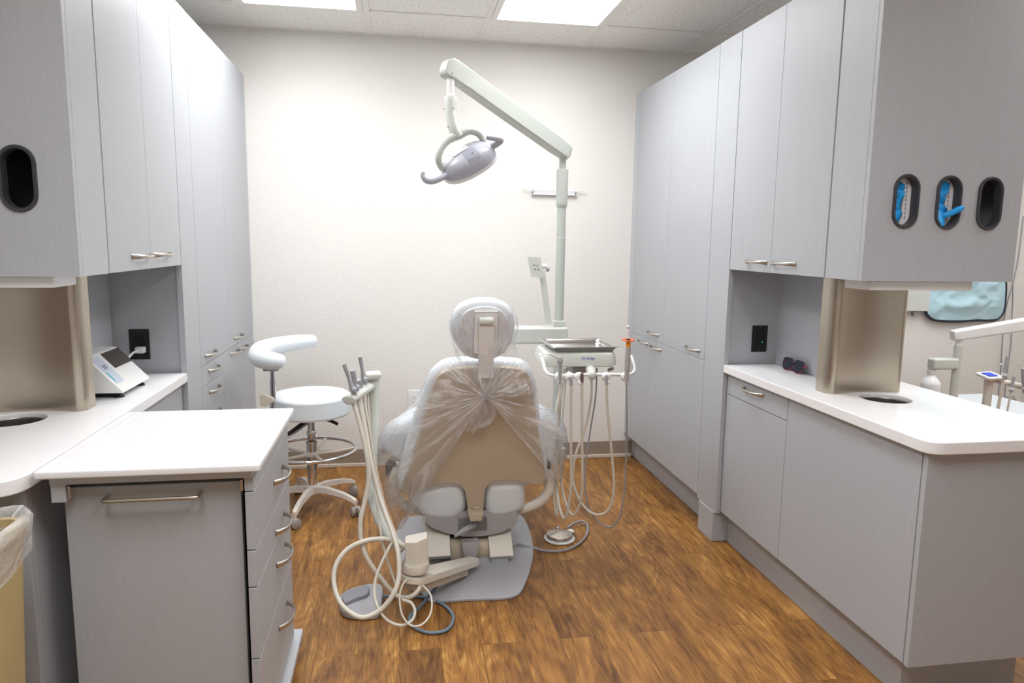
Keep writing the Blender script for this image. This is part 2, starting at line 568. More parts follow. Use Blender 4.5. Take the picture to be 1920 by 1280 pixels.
def build(name, g, m, parent=None, angle=.8, label=None):
    bm = g.bm
    bmesh.ops.recalc_face_normals(bm, faces=bm.faces[:])
    off = Vector((0, 0, 0))
    p = parent
    while p is not None:
        off += p.location; p = p.parent
    if off.length:
        bmesh.ops.translate(bm, verts=bm.verts[:], vec=-off)
    me = bpy.data.meshes.new(name); bm.to_mesh(me); bm.free()
    if m: me.materials.append(m)
    me.polygons.foreach_set('use_smooth', [True] * len(me.polygons))
    me.set_sharp_from_angle(angle=angle)
    o = bpy.data.objects.new(name, me); COL.objects.link(o)
    if angle < 1:
        wn = o.modifiers.new('weighted_normals', 'WEIGHTED_NORMAL'); wn.keep_sharp = True; wn.weight = 60
    if parent is not None: o.parent = parent
    if label: o['label'] = label
    return o


def thing(name, label, cat, loc, group=None):
    o = bpy.data.objects.new(name, None); COL.objects.link(o)
    o.location = Vector(loc); o.empty_display_size = .05
    o['label'] = label; o['category'] = cat
    if group: o['group'] = group
    return o


def tag(o, label, cat, group=None, kind=None):
    o['label'] = label; o['category'] = cat
    if group: o['group'] = group
    if kind: o['kind'] = kind
    return o


def struct(name, g, m, label=None, cat='structure'):
    o = build(name, g, m); o['kind'] = 'structure'
    o['label'] = label or name.replace('_', ' '); o['category'] = cat
    return o


def pull(parent, c, out, along, L=.155, m=None, name='handle'):
    """bowed satin-nickel bar pull with flared ends"""
    c, out, along = Vector(c), Vector(out), Vector(along)
    up = out.cross(along)
    g = G()
    rings = []
    N = 14
    for i in range(N + 1):
        t = -1 + 2 * i / N
        d = .030 * (1 - abs(t) ** 3.2) + .001
        w = .0045 + .0035 * abs(t) ** 2
        th = .0035
        cc = c + along * (t * L / 2) + out * d
        tg = (along * (L / 2) + out * (-.030 * 3.2 * abs(t) ** 2.2 * (1 if t > 0 else -1))).normalized()
        nn = up.cross(tg).normalized()
        rings.append([cc + up * w * math.cos(a) + nn * th * math.sin(a) for a in [2 * PI * k / 10 for k in range(10)]])
    g.loft(rings)
    return build(name, g, m or NICKEL, parent)


# ------------------------------------------------------------------ dimensions
D, ZC = 4.158, 2.4602
XR, XL = 1.408, -.799
XRB, XLB = 1.94, -1.333           # far faces of the two cabinet dividers
ZT, ZA, ZK, ZU, ZCT = 2.207, .806, .158, 1.233, .82
X0, YS, TILE = -.7473, 3.7458, .6096

# ------------------------------------------------------------------ room shell
struct('floor', G().box(-4.5, 4.6, -3.2, D + .1, -.05, 0), FLOOR, 'wood-look vinyl plank floor', 'floor')
struct('wall_back', G().box(-4.5, 4.6, D, D + .1, 0, ZC), WALL, 'cream textured back wall', 'wall')
struct('wall_right', G().box(4.26, 4.36, -3.2, D, 0, ZC), WALL, 'cream side wall of the neighbouring bay', 'wall')
struct('wall_left', G().box(-4.5, -4.4, -3.2, D, 0, ZC), WALL, 'cream left side wall', 'wall')
g = G()
g.box(-4.5, 4.6, -3.2, D + .1, ZC, ZC + .05)
struct('ceiling', g, CEIL, 'white speckled acoustic tile ceiling', 'ceiling')
g = G()
for k in range(-6, 10):
    x = X0 + k * TILE
    w = .012 if k != 1 else .017
    g.box(x - w, x + w, -3.2, D - .02, ZC - .006, ZC + .001)
for j in range(-4, 2):
    y = YS - 2 * TILE * j
    if y < D:
        g.box(-4.4, 4.26, y - .011, y + .011, ZC - .005, ZC + .001)
g.box(-4.4, 4.26, D - .022, D, ZC - .003, ZC + .001)
struct('trim_1', g, GRIDM, 'white metal ceiling grid', 'trim')
struct('baseboard_back', G().box(-.78, 1.46, D - .008, D, .022, .105, .002), BASEB, 'taupe vinyl baseboard', 'baseboard')
struct('trim_2', G().box(-.78, 1.46, D - .018, D, 0, .022, .004), TRIML, 'pale strip under the baseboard', 'trim')


def troffer(k, y1, label, grp='ceiling light panels'):
    x0, x1 = X0 + k * TILE, X0 + (k + 1) * TILE
    y0 = y1 - 2 * TILE
    t = thing('ceiling_light', label, 'ceiling light', ((x0 + x1) / 2, (y0 + y1) / 2, ZC), grp)
    g = G()
    b = .03
    z0, z1 = ZC - .012, ZC - .0005
    g.box(x0 + .013, x0 + .013 + b, y0 + .012, y1 - .012, z0, z1, .002)
    g.box(x1 - .013 - b, x1 - .013, y0 + .012, y1 - .012, z0, z1, .002)
    g.box(x0 + .013 + b, x1 - .013 - b, y0 + .012, y0 + .012 + b * .5, z0, z1, .002)
    g.box(x0 + .013 + b, x1 - .013 - b, y1 - .012 - b * .5, y1 - .012, z0, z1, .002)
    build('frame', g, GRIDM, t)
    build('diffuser', G().box(x0 + .013 + b, x1 - .013 - b, y0 + .012 + b * .5, y1 - .012 - b * .5, ZC - .008, ZC - .002), PANEL_LIGHT, t)
    ld = bpy.data.lights.new('troffer_lamp', 'AREA')
    ld.shape = 'RECTANGLE'; ld.size = TILE - .09; ld.size_y = 2 * TILE - .06
    ld.energy = 8.4; ld.spread = math.radians(140); ld.color = (.985, .992, 1.0)
    lo_ = bpy.data.objects.new('troffer_lamp', ld); COL.objects.link(lo_)
    lo_.parent = t; lo_.location = (0, 0, -.010)


troffer(0, YS, 'lit ceiling light panel nearest the left row of cabinets')
troffer(2, YS, 'lit ceiling light panel nearest the right row of cabinets')
troffer(6, YS, 'unseen ceiling light panel added to brighten the neighbouring bay, nearest its back wall')  # out of view, added to brighten the next bay
troffer(5, YS - 2 * TILE, 'unseen ceiling light panel added to brighten the neighbouring bay, nearer the aisle')  # second unseen panel added for more light in the next bay
troffer(-5, YS, 'unseen ceiling light panel added for its light above the bay to the left, hidden by cabinets')  # unseen panel added only for the light it gives
troffer(0, YS - 4 * TILE, 'unseen ceiling light panel added for its light over the aisle, left of the camera')  # out of frame, added to light the scene from the aisle
troffer(2, YS - 4 * TILE, 'unseen ceiling light panel added for its light over the aisle, right of the camera')  # another out-of-frame panel added as aisle light


# ------------------------------------------------------------------ cabinet rows
def door(parent, side, y0, y1, z0, z1, name='door', m=None, th=.018, gap=.0007):
    xf = XR if side > 0 else XL
    a, b = (xf, xf + th) if side > 0 else (xf - th, xf)
    return build(name, G().box(a, b, y0 + gap, y1 - gap, z0 + gap, z1 - gap, .001, 1), m or LAM, parent)


def side_x(side, d):                       # x at depth d behind the front face
    return XR + d if side > 0 else XL - d


def bx(side, d0, d1, *r, **k):             # box between depths d0..d1 behind the front face
    a, b = side_x(side, d0), side_x(side, d1)
    return G().box(min(a, b), max(a, b), *r, **k)


def spull(parent, side, y, z, d=0.0, L=.155):
    return pull(parent, (side_x(side, d), y, z), (-side, 0, 0), (0, 1, 0), L)


W = .532
for side in (1, -1):
    yf = 4.09 if side > 0 else 4.105
    wh = 'right' if side > 0 else 'left'
    t = thing('tall_cabinet', 'tall grey full-height cabinet against the back wall, in the %s row' % wh, 'cabinet', (side_x(side, W / 2), 3.56, 0))
    build('body', bx(side, .019, W, 3.042, yf, ZK, ZT, bev=.001), LAM, t)
    build('toe_kick', bx(side, .07, W - .07, 3.042, D - .02, 0, ZK), LAM, t)
    build('wall_filler', bx(side, .004, W, yf + .002, D - .001, ZK, ZT), EDGE, t)
    ys = 3.56
    u1 = door(t, side, 3.042, ys, ZA, ZT); u2 = door(t, side, ys, yf, ZA, ZT)
    if side > 0:
        spull(u1, side, 3.168, .84); spull(u2, side, 3.703, .845)
        l1 = door(t, side, 3.042, 3.756, ZK, ZA); l2 = door(t, side, 3.756, yf, ZK, ZA)
        spull(l1, side, 3.656, .770); spull(l2, side, 3.859, .774)
    else:
        spull(u1, side, 3.185, .842); spull(u2, side, 3.73, .842)
        zz = [.806, .717, .621, .50, .335, ZK]
        for i in range(5):
            d_ = door(t, side, 3.042, 3.42, zz[i + 1], zz[i], 'drawer')
            spull(d_, side, 3.225, (zz[i] + zz[i + 1]) / 2 + .008)
        l1 = door(t, side, 3.42, 3.742, ZK, ZA); l2 = door(t, side, 3.742, yf, ZK, ZA)
        spull(l1, side, 3.635, .778); spull(l2, side, 3.845, .77)
    # pilaster between tall cabinet and bridge cabinet
    p = thing('pilaster', 'narrow grey full-height pilaster panel beside the counter nook, in the %s row' % wh, 'cabinet panel', (side_x(side, W / 2), 2.94, 0))
    build('panel', bx(side, 0, W, 2.86, 3.04, .143, ZT, bev=.001), LAM, p)
    build('end_panel', bx(side, .0, .02, 2.841, 2.86, .143, ZT), LAM, p)
    k = build('foot', bx(side, -.004, W - .05, 2.858, 3.012, 0, .142, bev=.004), LAM, p)
    build('screw', G().lathe([(0, 0), (.006, .0005), (.005, .003), (0, .0035)], (side_x(side, .045), 2.858, .1), (0, -1, 0), 12), CHROME, k)
    # bridge (upper) cabinet
    c = thing('wall_cabinet', 'grey upper cabinet with glove openings in its end, bridging the %s counter' % wh, 'cabinet', (side_x(side, W / 2), 2.4, ZU))
    build('body', bx(side, .019, W, 2.16, 2.838, ZU, ZT), LAM, c)
    d1 = door(c, side, 2.506, 2.838, ZU, ZT); d2 = door(c, side, 2.16, 2.506, ZU, ZT)
    if side > 0:
        spull(d1, side, 2.61, 1.272); spull(d2, side, 2.409, 1.272)
    else:
        spull(d1, side, 2.612, 1.277); spull(d2, side, 2.411, 1.276)
    build('side_panel', bx(side, 0, .018, 1.986, 2.153, ZU, ZT, bev=.001), LAM, c)
    build('side_panel', bx(side, W - .018, W, 1.986, 2.153, ZU, ZT, bev=.001), LAM, c)
    build('bottom_panel', bx(side, .019, W - .019, 1.986, 2.158, ZU, ZU + .018), LAM, c)
    build('top_panel', bx(side, .019, W - .019, 1.986, 2.158, ZT - .018, ZT), LAM, c)
    build('lining', bx(side, .02, W - .02, 2.12, 2.157, ZU + .02, ZT - .02), SHADEIN, c, label='back of the glove compartment, coloured dark for its shade')  # dark sheet stands in for the shade behind the openings
    hx = [1.5355, 1.6815, 1.8265] if side > 0 else [-.925, -1.07, -1.215]
    zc = 1.4762
    xa, xb = sorted((side_x(side, 0.0), side_x(side, W)))
    build('front_panel', G().prism([(xa, ZU), (xb, ZU), (xb, ZT), (xa, ZT)], 'xz', 1.966, 1.984, holes=[stadium(x, zc, .080, .156) for x in hx]), LAM, c)
    for x in hx:
        g = G()
        rings = []
        for (w_, h_, y) in ((.080, .156, 1.975), (.088, .164, 1.966), (.088, .164, 1.962), (.083, .159, 1.959), (.071, .147, 1.960), (.068, .144, 1.966), (.068, .144, 1.988), (.072, .148, 1.988)):
            rings.append([(a, y, b) for a, b in stadium(x, zc, w_, h_)])
        g.loft(rings, cap=False)
        build('grommet', g, GROM, c)
    # counter nook back panel, base cabinet, counter
    xm = side_x(side, .25) if side > 0 else -1.066
    build('back_panel', G().box(xm - .008, xm + .008, 2.30, 2.838, ZCT + .001, ZU - .001), LAM, c)
    s_ = thing('under_cabinet_light', 'white light strip under the glove cabinet in the %s row' % wh, 'light', (side_x(side, W / 2), 2.06, ZU))
    x_in = 1.458 if side > 0 else -.872
    x_out = 1.82 if side > 0 else -1.26
    build('housing', G().box(min(x_in, x_out), max(x_in, x_out), 1.99, 2.12, 1.204, ZU - .0005, .003), WPLAS, s_)
    build('lens', G().box(min(x_in, x_out) + .01, max(x_in, x_out) - .01, 2.0, 2.11, 1.2025, 1.2045), WPLAS, s_)

    # base cabinet
    by0 = 1.65 if side > 0 else 1.66
    b = thing('base_cabinet', 'grey base cabinet under the white counter in the %s row' % wh, 'cabinet', (side_x(side, W / 2), 2.24, 0))
    hxc, hyc = (1.668, 2.148) if side > 0 else (-1.075, 2.148)
    xa, xb = sorted((side_x(side, .04), side_x(side, W)))
    build('body', G().prism([(xa, by0 + .02), (xb, by0 + .02), (xb, 2.838), (xa, 2.838)], 'xy', .151, ZCT - .037, holes=[[(hxc + .083 * math.cos(2 * PI * i / 32), hyc + .083 * math.sin(2 * PI * i / 32)) for i in range(32)]]), LAM, b)
    build('end_panel', bx(side, .02, W, by0, by0 + .018, .151, ZCT - .037, bev=.001), LAM, b)
    build('toe_kick', bx(side, .07, W - .07, by0 + .08, 2.856, 0, .151), LAM, b)
    dd = .02

    def slab(y0, y1, z0, z1, name):
        return build(name, bx(side, dd, dd + .018, y0 + .0015, y1 - .0015, z0 + .0015, z1 - .0015, bev=.001), LAM, b)
    if side > 0:
        dr = slab(2.352, 2.84, .692, ZCT - .037, 'drawer')
        spull(dr, side, 2.606, .75, dd)
        slab(2.352, 2.84, .151, .692, 'door')
        slab(by0 + .021, 2.352, .151, ZCT - .037, 'panel')
    else:
        for z0, z1 in ((.66, ZCT - .037), (.5, .66), (.34, .5), (.151, .34)):
            dr = slab(2.35, 2.84, z0, z1, 'drawer')
            spull(dr, side, 2.45, (z0 + z1) / 2 + .01, dd)
        slab(by0 + .018, 2.35, .151, ZCT - .037, 'panel')
    # counter with the waste hole
    q = thing('countertop', 'white solid-surface countertop with round waste hole, in the %s row' % wh, 'countertop', (side_x(side, W / 2), 2.2, ZCT - .036))
    hole = [(hxc + .081 * math.cos(2 * PI * i / 40), hyc + .081 * math.sin(2 * PI * i / 40)) for i in range(40)]
    yN = 1.622 if side > 0 else 1.58
    xf, xb = side_x(side, 0), side_x(side, W)
    out = round_poly([(xf, 2.84), (xf, yN), (xb, yN), (xb, 2.84)], [0, .05 if side > 0 else .075, .05, 0], 8)
    build('slab', G().prism(out, 'xy', ZCT - .036, ZCT, bev=.004, holes=[hole]), QUARTZ, q)
    g = G()
    ring = G().loft([[(hxc + r * math.cos(2 * PI * i / 40), hyc + r * math.sin(2 * PI * i / 40), ZCT + z) for i in range(40)] for r, z in ((.0806, -.013), (.0806, -.12), (.0765, -.12), (.0765, -.017), (.0806, -.013))], cap=False)
    build('waste_ring', ring, mat('waste_steel', (150, 148, 148), .35, 1.0), q, label='steel ring lining the waste hole')
    # brushed steel dispenser column between counter and cabinet
    xs0, xs1 = (1.50, 1.80) if side > 0 else (-.916, -1.216)
    sg = 1 if xs1 > xs0 else -1
    xc = (xs0 + xs1) / 2
    prof = [(xs0, 2.30), (xs0, 2.262)]
    for i in range(7):
        a = PI * i / 6 * .5
        prof.append((xs0 + sg * (.028 - .028 * math.cos(a)), 2.262 - .034 * math.sin(a)))
    for i in range(1, 14):
        u = i / 14
        prof.append((xs0 + sg * (.028 + (.3 - .056) * u), 2.228 + .022 * math.sin(PI * u) ** .8))
    for i in range(7):
        a = PI / 2 - PI * i / 6 * .5
        prof.append((xs1 - sg * (.028 - .028 * math.cos(a)), 2.262 - .034 * math.sin(a)))
    prof += [(xs1, 2.262), (xs1, 2.30)]
    q = build('dispenser_column', G().prism(prof, 'xy', ZCT + .0005, ZU - .0005), STEEL)
    tag(q, 'brushed steel dispenser column standing on the %s counter behind the waste hole' % wh, 'dispenser')

    # duplex outlets in the nook
    ox = 1.576 if side > 0 else -.969
    oy = 2.86
    t = thing('power_outlet', 'black power outlet in the %s counter nook' % wh, 'outlet', (ox, oy, .93), 'black outlets in the counter nooks')
    build('plate', G().box(ox - .036, ox + .036, oy - .006, oy - .0003, .873, .989, .0025), BLACK, t)
    f = build('receptacle', G().box(ox - .017, ox + .017, oy - .0085, oy - .006, .898, .966, .001), GROM if False else mat('black_gloss_%d' % side, (10, 10, 11), .2), t)
    build('led', G().box(ox + .009, ox + .012, oy - .0095, oy - .0085, .915, .918), GREENLED, t, label='tiny green light')
    for z in (.982, .88):
        build('screw', G().lathe([(0, 0), (.003, .0004), (0, .001)], (ox, oy - .006, z), (0, -1, 0), 10), GREYD, t)

# glove boxes behind the first two openings on the right
for i, x in enumerate((1.5355, 1.6815)):
    t = thing('glove_box', ['white glove carton behind the first oval opening, blue gloves bunched inside', 'white glove carton behind the middle oval opening, a blue glove hanging out'][i], 'glove box', (x, 2.08, 1.40), 'glove cartons in the right cabinet')
    build('carton', G().prism([(x - .06, 1.36), (x + .06, 1.36), (x + .06, 1.60), (x - .06, 1.60)], 'xz', 1.991, 2.06, holes=[stadium(x - .012, 1.476, .044, .125)]), CARD, t)
    g = G()
    for k in range(9):
        z = 1.425 + .013 * k
        g.box(x + .018, x + .022, 1.9902, 1.991, z, z + .009)
    build('print', g, PRINT, t)
    g = G()
    for k in range(5):
        c_ = Vector((x - .012 + random.uniform(-.008, .008), 1.996 + random.uniform(-.008, .003), 1.432 + k * .022))
        g.ball(c_, (.026, .014, .021), Matrix.Rotation(random.uniform(0, 3), 3, 'Y'), 16)
    for v in g.bm.verts:
        v.co += Vector(noise.noise_vector(v.co * 55)) * .009
    gl = build('gloves', g, BLUEG, t)
    if i == 1:
        g = G()
        pts = [(x - .02, 2.0, 1.475), (x - .02, 1.985, 1.45), (x - .02, 1.972, 1.425), (x - .018, 1.964, 1.405)]
        rings = []
        for p, w_ in zip(cr_open(pts, 4), [.02, .02, .021, .022, .022, .022, .021, .02, .019, .018, .016, .014, .01]):
            rings.append([p + Vector((w_ * math.cos(a), .006 * math.sin(a), 0)) for a in [2 * PI * k / 10 for k in range(10)]])
        g.loft(rings)
        pts = [(x - .012, 1.99, 1.432), (x + .008, 1.965, 1.442), (x + .03, 1.955, 1.455), (x + .042, 1.952, 1.462)]
        g.tube(pts, [.011, .009, .010, .006], 10)
        build('hanging_fingers', g, BLUEG, t)

# ------------------------------------------------------------------ mobile cart
t = thing('mobile_cart', 'grey mobile drawer cart with white top in the left foreground', 'cart', (-.55, 1.93, 0))
cx0, cx1, cy0, cy1 = -.789, -.313, 1.632, 2.195
top = build('top', G().prism(round_poly([(cx0, cy0), (cx1, cy0), (cx1, cy1), (cx0, cy1)], .008, 3), 'xy', .806, .824, bev=.004), QUARTZ, t)
g = G()
g.loft([[(cx0 + i, cy0 + i, z), (cx1 - i, cy0 + i, z), (cx1 - i, cy1 - i, z), (cx0 + i, cy1 - i, z)] for i, z in ((.024, .8238), (.030, .8248), (.038, .8248), (.044, .8238))], cap=False)
build('raised_rim', g, QUARTZ, top)
g = G()
g.box(-.765, -.335, 1.652, 1.672, .787, .8055)
g.box(-.765, -.335, 2.165, 2.185, .787, .8055)
g.box(-.765, -.745, 1.672, 2.165, .787, .8055)
g.box(-.355, -.335, 1.672, 2.165, .787, .8055)
build('top_frame', g, EDGE, t)
build('body', G().box(-.745, -.362, 1.75, 2.18, .10, .775), SHADEIN, t, label='inside of the cart, coloured dark for its shade')  # dark block imitates the shadow in the gaps around the door
build('rear_panel', G().box(-.755, -.335, 2.18, 2.198, .075, .787), LAM, t)
build('side_panel', G().box(-.757, -.74, 1.71, 2.18, .075, .775), LAM, t)
br = build('slide_bracket', G().box(-.765, -.735, 1.655, 1.705, .745, .787, .001), EDGE, t)
build('slide_rail', G().box(-.734, -.727, 1.66, 1.90, .752, .780, .002), CHROME, br)
build('slide_rail', G().box(-.364, -.357, 1.66, 1.9, .752, .780, .002), CHROME, t)
fd = build('front_door', G().box(-.752, -.367, 1.685, 1.705, .08, .769, .002), LAM, t)
g = G()
hz = .746
g.tube([(-.657, 1.685, hz), (-.657, 1.655, hz), (-.650, 1.648, hz), (-.60, 1.648, hz), (-.51, 1.648, hz), (-.463, 1.648, hz), (-.456, 1.655, hz), (-.456, 1.685, hz)], .0048, 12, sub=4)
build('bar_handle', g, NICKEL, fd)
zz = [(.752, .787), (.607, .749), (.514, .604), (.330, .511), (.085, .327)]
for i, (z0, z1) in enumerate(zz):
    nm = 'rail' if i == 0 else 'drawer'
    x1 = -.333
    d_ = build(nm, G().box(-.354, x1, 1.66, 2.18, z0, z1, .0012, 1), LAM, t)
    if i:
        zc_ = [.680, .537, .443, .257][i - 1]
        pull(d_, (x1, 1.992, zc_), (1, 0, 0), (0, 1, 0), .145)
pl = build('base_plate', G().box(-.735, -.312, 1.69, 2.24, .052, .072, .002), EDGE, t)
for x in (-.70, -.345):
    for y in (1.74, 2.13):
        c = build('caster', G().lathe([(0, -.011), (.020, -.011), (.024, -.007), (.024, .007), (.020, .011), (0, .011)], (x, y, .0245), (1, 0, 0), 20), GREYD, t)
        build('fork', G().box(x - .014, x + .014, y - .012, y + .012, .040, .052, .002), GREYD, c)

# ------------------------------------------------------------------ waste bin
t = thing('waste_bin', 'tall beige waste bin with a clear liner, at the left edge', 'waste bin', (-.88, 1.38, 0))


def binring(x0, x1, y0, y1, z, r=.03):
    return [(a, b, z) for a, b in round_poly([(x0, y0), (x1, y0), (x1, y1), (x0, y1)], r, 5)]


bx0, bx1, by0, by1 = -1.06, -.752, 1.17, 1.52
rings = [binring(bx0 + .04, bx1 - .025, by0 + .03, by1 - .03, 0), binring(bx0, bx1, by0, by1, .735), binring(bx0 - .006, bx1 + .006, by0 - .006, by1 + .006, .74), binring(bx0 - .006, bx1 + .006, by0 - .006, by1 + .006, .765), binring(bx0 + .006, bx1 - .006, by0 + .006, by1 - .006, .765), binring(bx0 + .04, bx1 - .03, by0 + .03, by1 - .03, .02)]
build('bin', G().loft(rings), BEIGEBIN, t)
base = binring(bx0, bx1, by0, by1, 0, .04)
base = [Vector(p) for p in cr_closed(base, 4)]
cen = sum(base, Vector()) / len(base)
rings = []
for j, (o_, z) in enumerate(((-.035, .45), (-.03, .55), (-.025, .66), (-.015, .73), (0, .772), (.012, .782), (.022, .774), (.024, .757), (.018, .742), (.014, .727), (.011, .71), (.014, .690))):
    r = []
    for i, p in enumerate(base):
        d = (p - cen); d.z = 0; dn = d.normalized()
        nz = noise.noise(Vector((p.x * 16, p.y * 16, j * .35))) + .5 * noise.noise(Vector((p.x * 45, p.y * 45, j * .8)))
        zz_ = z + (.02 * noise.noise(Vector((p.x * 7, p.y * 7, 3))) + .05 * (1.5 - p.y) * (j - 9) / 2 * -1 if j > 9 else .008 * nz)
        r.append(Vector((p.x, p.y, zz_)) + dn * (o_ + .008 * nz))
    rings.append(r)
build('liner', G().loft(rings, cap=False, uv=True), LINER, t, angle=1.2, label='clear crinkled bin liner folded over the rim')

# ------------------------------------------------------------------ things on the counters and walls
# curing unit on the left counter
yn, yfar = 2.395, 2.645
pr_ = [(-.872, .838), (-.872, .845), (-.972, .952), (-.985, .955), (-1.03, .955), (-1.06, .94), (-1.06, .838)]
t = thing('tabletop_device', 'white wedge-shaped device with smoked window on the left counter', 'medical device', (-.96, 2.52, ZCT))
build('housing', G().prism(pr_, 'xz', yn, yfar, bev=.003), WPLAS, t)
build('base', G().box(-1.05, -.90, yn + .02, yfar - .02, .829, .8385), BLACK, t)
for y in (yn + .03, yfar - .03):
    for x in (-.895, -1.03):
        build('foot', G().lathe([(0, 0), (.017, 0), (.017, .004), (.010, .010), (0, .010)], (x, y, ZCT), n=20), BLACK, t)
A, B = Vector((-.972, 0, .952)), Vector((-.872, 0, .845))
sl = (B - A); nrm = Vector((-sl.z, 0, sl.x)).normalized()
nrm = nrm if nrm.z > 0 else -nrm


def slope_patch(s0, s1, y0, y1, h, m, name):
    p = A + sl * (s0 + s1) / 2
    c_ = Vector((p.x, (y0 + y1) / 2, p.z)) + nrm * h / 2
    return build(name, G().obox(c_, sl, (0, 1, 0), nrm, sl.length * (s1 - s0) / 2, (y1 - y0) / 2, h / 2), m, t)


slope_patch(.03, .80, yn + .012, yn + .075, .0012, LCD, 'control_label')
slope_patch(.47, .72, yn + .016, yn + .024, .0018, TEAL, 'stripe')
slope_patch(.28, .40, yn + .03, yn + .058, .0018, PRINT, 'button')
slope_patch(.02, .46, yn + .10, yfar - .003, .002, WINDOW, 'window')
o_ = at(262, 656, Y=2.835)
g = G()
e_ = at(232, 684, Y=2.64)
g.tube([o_ + Vector((-.005, -.01, 0)), (o_ + e_) / 2 + Vector((0, 0, .012)), e_, e_ + Vector((-.03, .03, -.07))], .0042, 8)
build('cord', g, WPLAS, t)
g = G(); g.obox(o_ + Vector((.002, .002, 0)), (1, 0, 0), (0, 1, 0), (0, 0, 1), .017, .0135, .012, .005)
build('plug', g, WPLAS, t)

# sunglasses on the right counter
t = thing('sunglasses', 'dark sunglasses with pink temples on the right counter against the back panel', 'sunglasses', (1.635, 2.64, ZCT))
DRIM = mat('dark_rim', (52, 28, 48), .3)
for i, y in enumerate((2.694, 2.612)):
    ring = []
    for k in range(28):
        a = 2 * PI * k / 28
        yy = .034 * math.copysign(abs(math.cos(a)) ** .75, math.cos(a)); zz_ = .024 * math.copysign(abs(math.sin(a)) ** (.6 if math.sin(a) > 0 else 1.0), math.sin(a))
        yy *= 1 + .18 * zz_ / .024
        ring.append(Vector((1.612 + .30 * (zz_ + .024), y + yy, ZCT + .0275 + zz_)))
    lens = build('lens', G().pillow(ring, (-1, 0, 0), .003, .0012), NAVY, t)
    build('rim', G().tube([p + Vector((.0012, 0, 0)) for p in ring], .0022, 8, closed=True, sub=2), DRIM, t)
    build('lower_rim', G().tube([p + Vector((.001, 0, -.0012)) for p in ring[15:28]], .0018, 8, sub=2), PINK, t)
build('bridge', G().tube([(1.622, 2.662, ZCT + .036), (1.621, 2.653, ZCT + .040), (1.622, 2.644, ZCT + .036)], .003, 8), DRIM, t)
for y, dy in ((2.572, .03), (2.723, -.03)):
    build('temple', G().tube([(1.621, y, ZCT + .036), (1.632, y + dy * .1, ZCT + .036), (1.638, y + dy, ZCT + .03), (1.642, y + dy * 3.2, ZCT + .012)], [.0045, .004, .0035, .003], 8), PINK, t)

# white outlet low on the back wall
p = at(776, 749, Y=D)
t = thing('wall_outlet', 'white power outlet low on the cream wall behind the dental chair', 'outlet', (p.x, D, p.z))
build('plate', G().box(p.x - .036, p.x + .036, D - .006, D - .0003, p.z - .058, p.z + .058, .003), WPLAS, t)
g = G()
g.box(p.x - .017, p.x + .017, D - .008, D - .006, p.z - .034, p.z + .034, .001)
r_ = build('receptacle', g, WPLAS, t)
g = G()
for dz in (.018, -.014):
    for dx in (-.006, .006):
        g.box(p.x + dx - .0012, p.x + dx + .0012, D - .0086, D - .008, p.z + dz - .004, p.z + dz + .004)
    g.box(p.x - .002, p.x + .002, D - .0086, D - .008, p.z + dz - .011, p.z + dz - .007)
build('slots', g, BLACK, r_)

# white rail bracket on the wall
a, b = at(996, 358, Y=D), at(1081, 361, Y=D)
zc = (a.z + b.z) / 2
t = thing('wall_bracket', 'white metal rail bracket fixed to the cream wall behind the lamp post', 'wall bracket', ((a.x + b.x) / 2, D, zc))
g = G()
g.box(a.x, b.x, D - .004, D - .0003, zc - .016, zc + .018, .001)
g.box(a.x, b.x, D - .022, D - .004, zc - .019, zc - .016)
build('plate', g, WPLAS, t)
build('rod', G().tube([(a.x - .055, D - .016, zc + .009), (b.x + .055, D - .016, zc + .006)], .0028, 8), WPLAS, t)
for x in (a.x + .008, b.x - .008):
    for z in (zc + .012, zc - .010):
        build('screw', G().lathe([(0, 0), (.004, .0005), (0, .002)], (x, D - .004, z), (0, -1, 0), 10), GREYD, t)
    build('rod_clip', G().box(x - .006, x + .006, D - .021, D - .004, zc + .001, zc + .013, .002), WPLAS, t)

# ------------------------------------------------------------------ operator stool
SX, SY = -.42, 3.5
t = thing('operator_stool', 'pale round operator stool with curved arm bolster beside the left cabinets', 'stool', (SX, SY, 0))
rings = [(0, .487), (.15, .487), (.186, .489), (.190, .497), (.191, .50), (.191, .560), (.1895, .567), (.191, .572), (.188, .582), (.178, .590), (.14, .596), (.07, .599), (0, .60)]
build('seat', G().lathe(rings, (SX, SY, 0), n=56), VINYL, t)
build('seat_plate', G().lathe([(0, .474), (.08, .474), (.10, .486), (0, .486)], (SX, SY, 0), n=32), BLACK, t)
build('column', G().lathe([(0, .10), (.024, .10), (.024, .205), (.027, .207), (.027, .218), (.0255, .22), (.0255, .335), (.028, .338), (.028, .352), (.021, .356), (.021, .385), (.024, .388), (.024, .40), (.019, .405), (.019, .474), (0, .474)], (SX, SY, 0), n=32), CHROME, t)
g = G()
g.tube([(SX + .215 * math.cos(2 * PI * i / 40), SY + .215 * math.sin(2 * PI * i / 40), .305) for i in range(40)], .0095, 10, closed=True, sub=2)
fr = build('foot_ring', g, CHROME, t)
hub = G()
hub.lathe([(.0265, .272), (.036, .276), (.036, .292), (.0265, .296)], (SX, SY, 0), n=28)
a0 = math.radians(-103)
for k in range(5):
    a = a0 + k * 2 * PI / 5 + .63
    d = Vector((math.cos(a), math.sin(a), 0))
    hub.tube([Vector((SX, SY, .284)) + d * .03, Vector((SX, SY, .290)) + d * .13, Vector((SX, SY, .302)) + d * .21], [.009, .007, .006], 8)
build('ring_spokes', hub, ALMOND, fr)
build('hub', G().lathe([(0, .085), (.038, .085), (.04, .12), (.028, .128), (0, .128)], (SX, SY, 0), n=28), ALMOND, t)
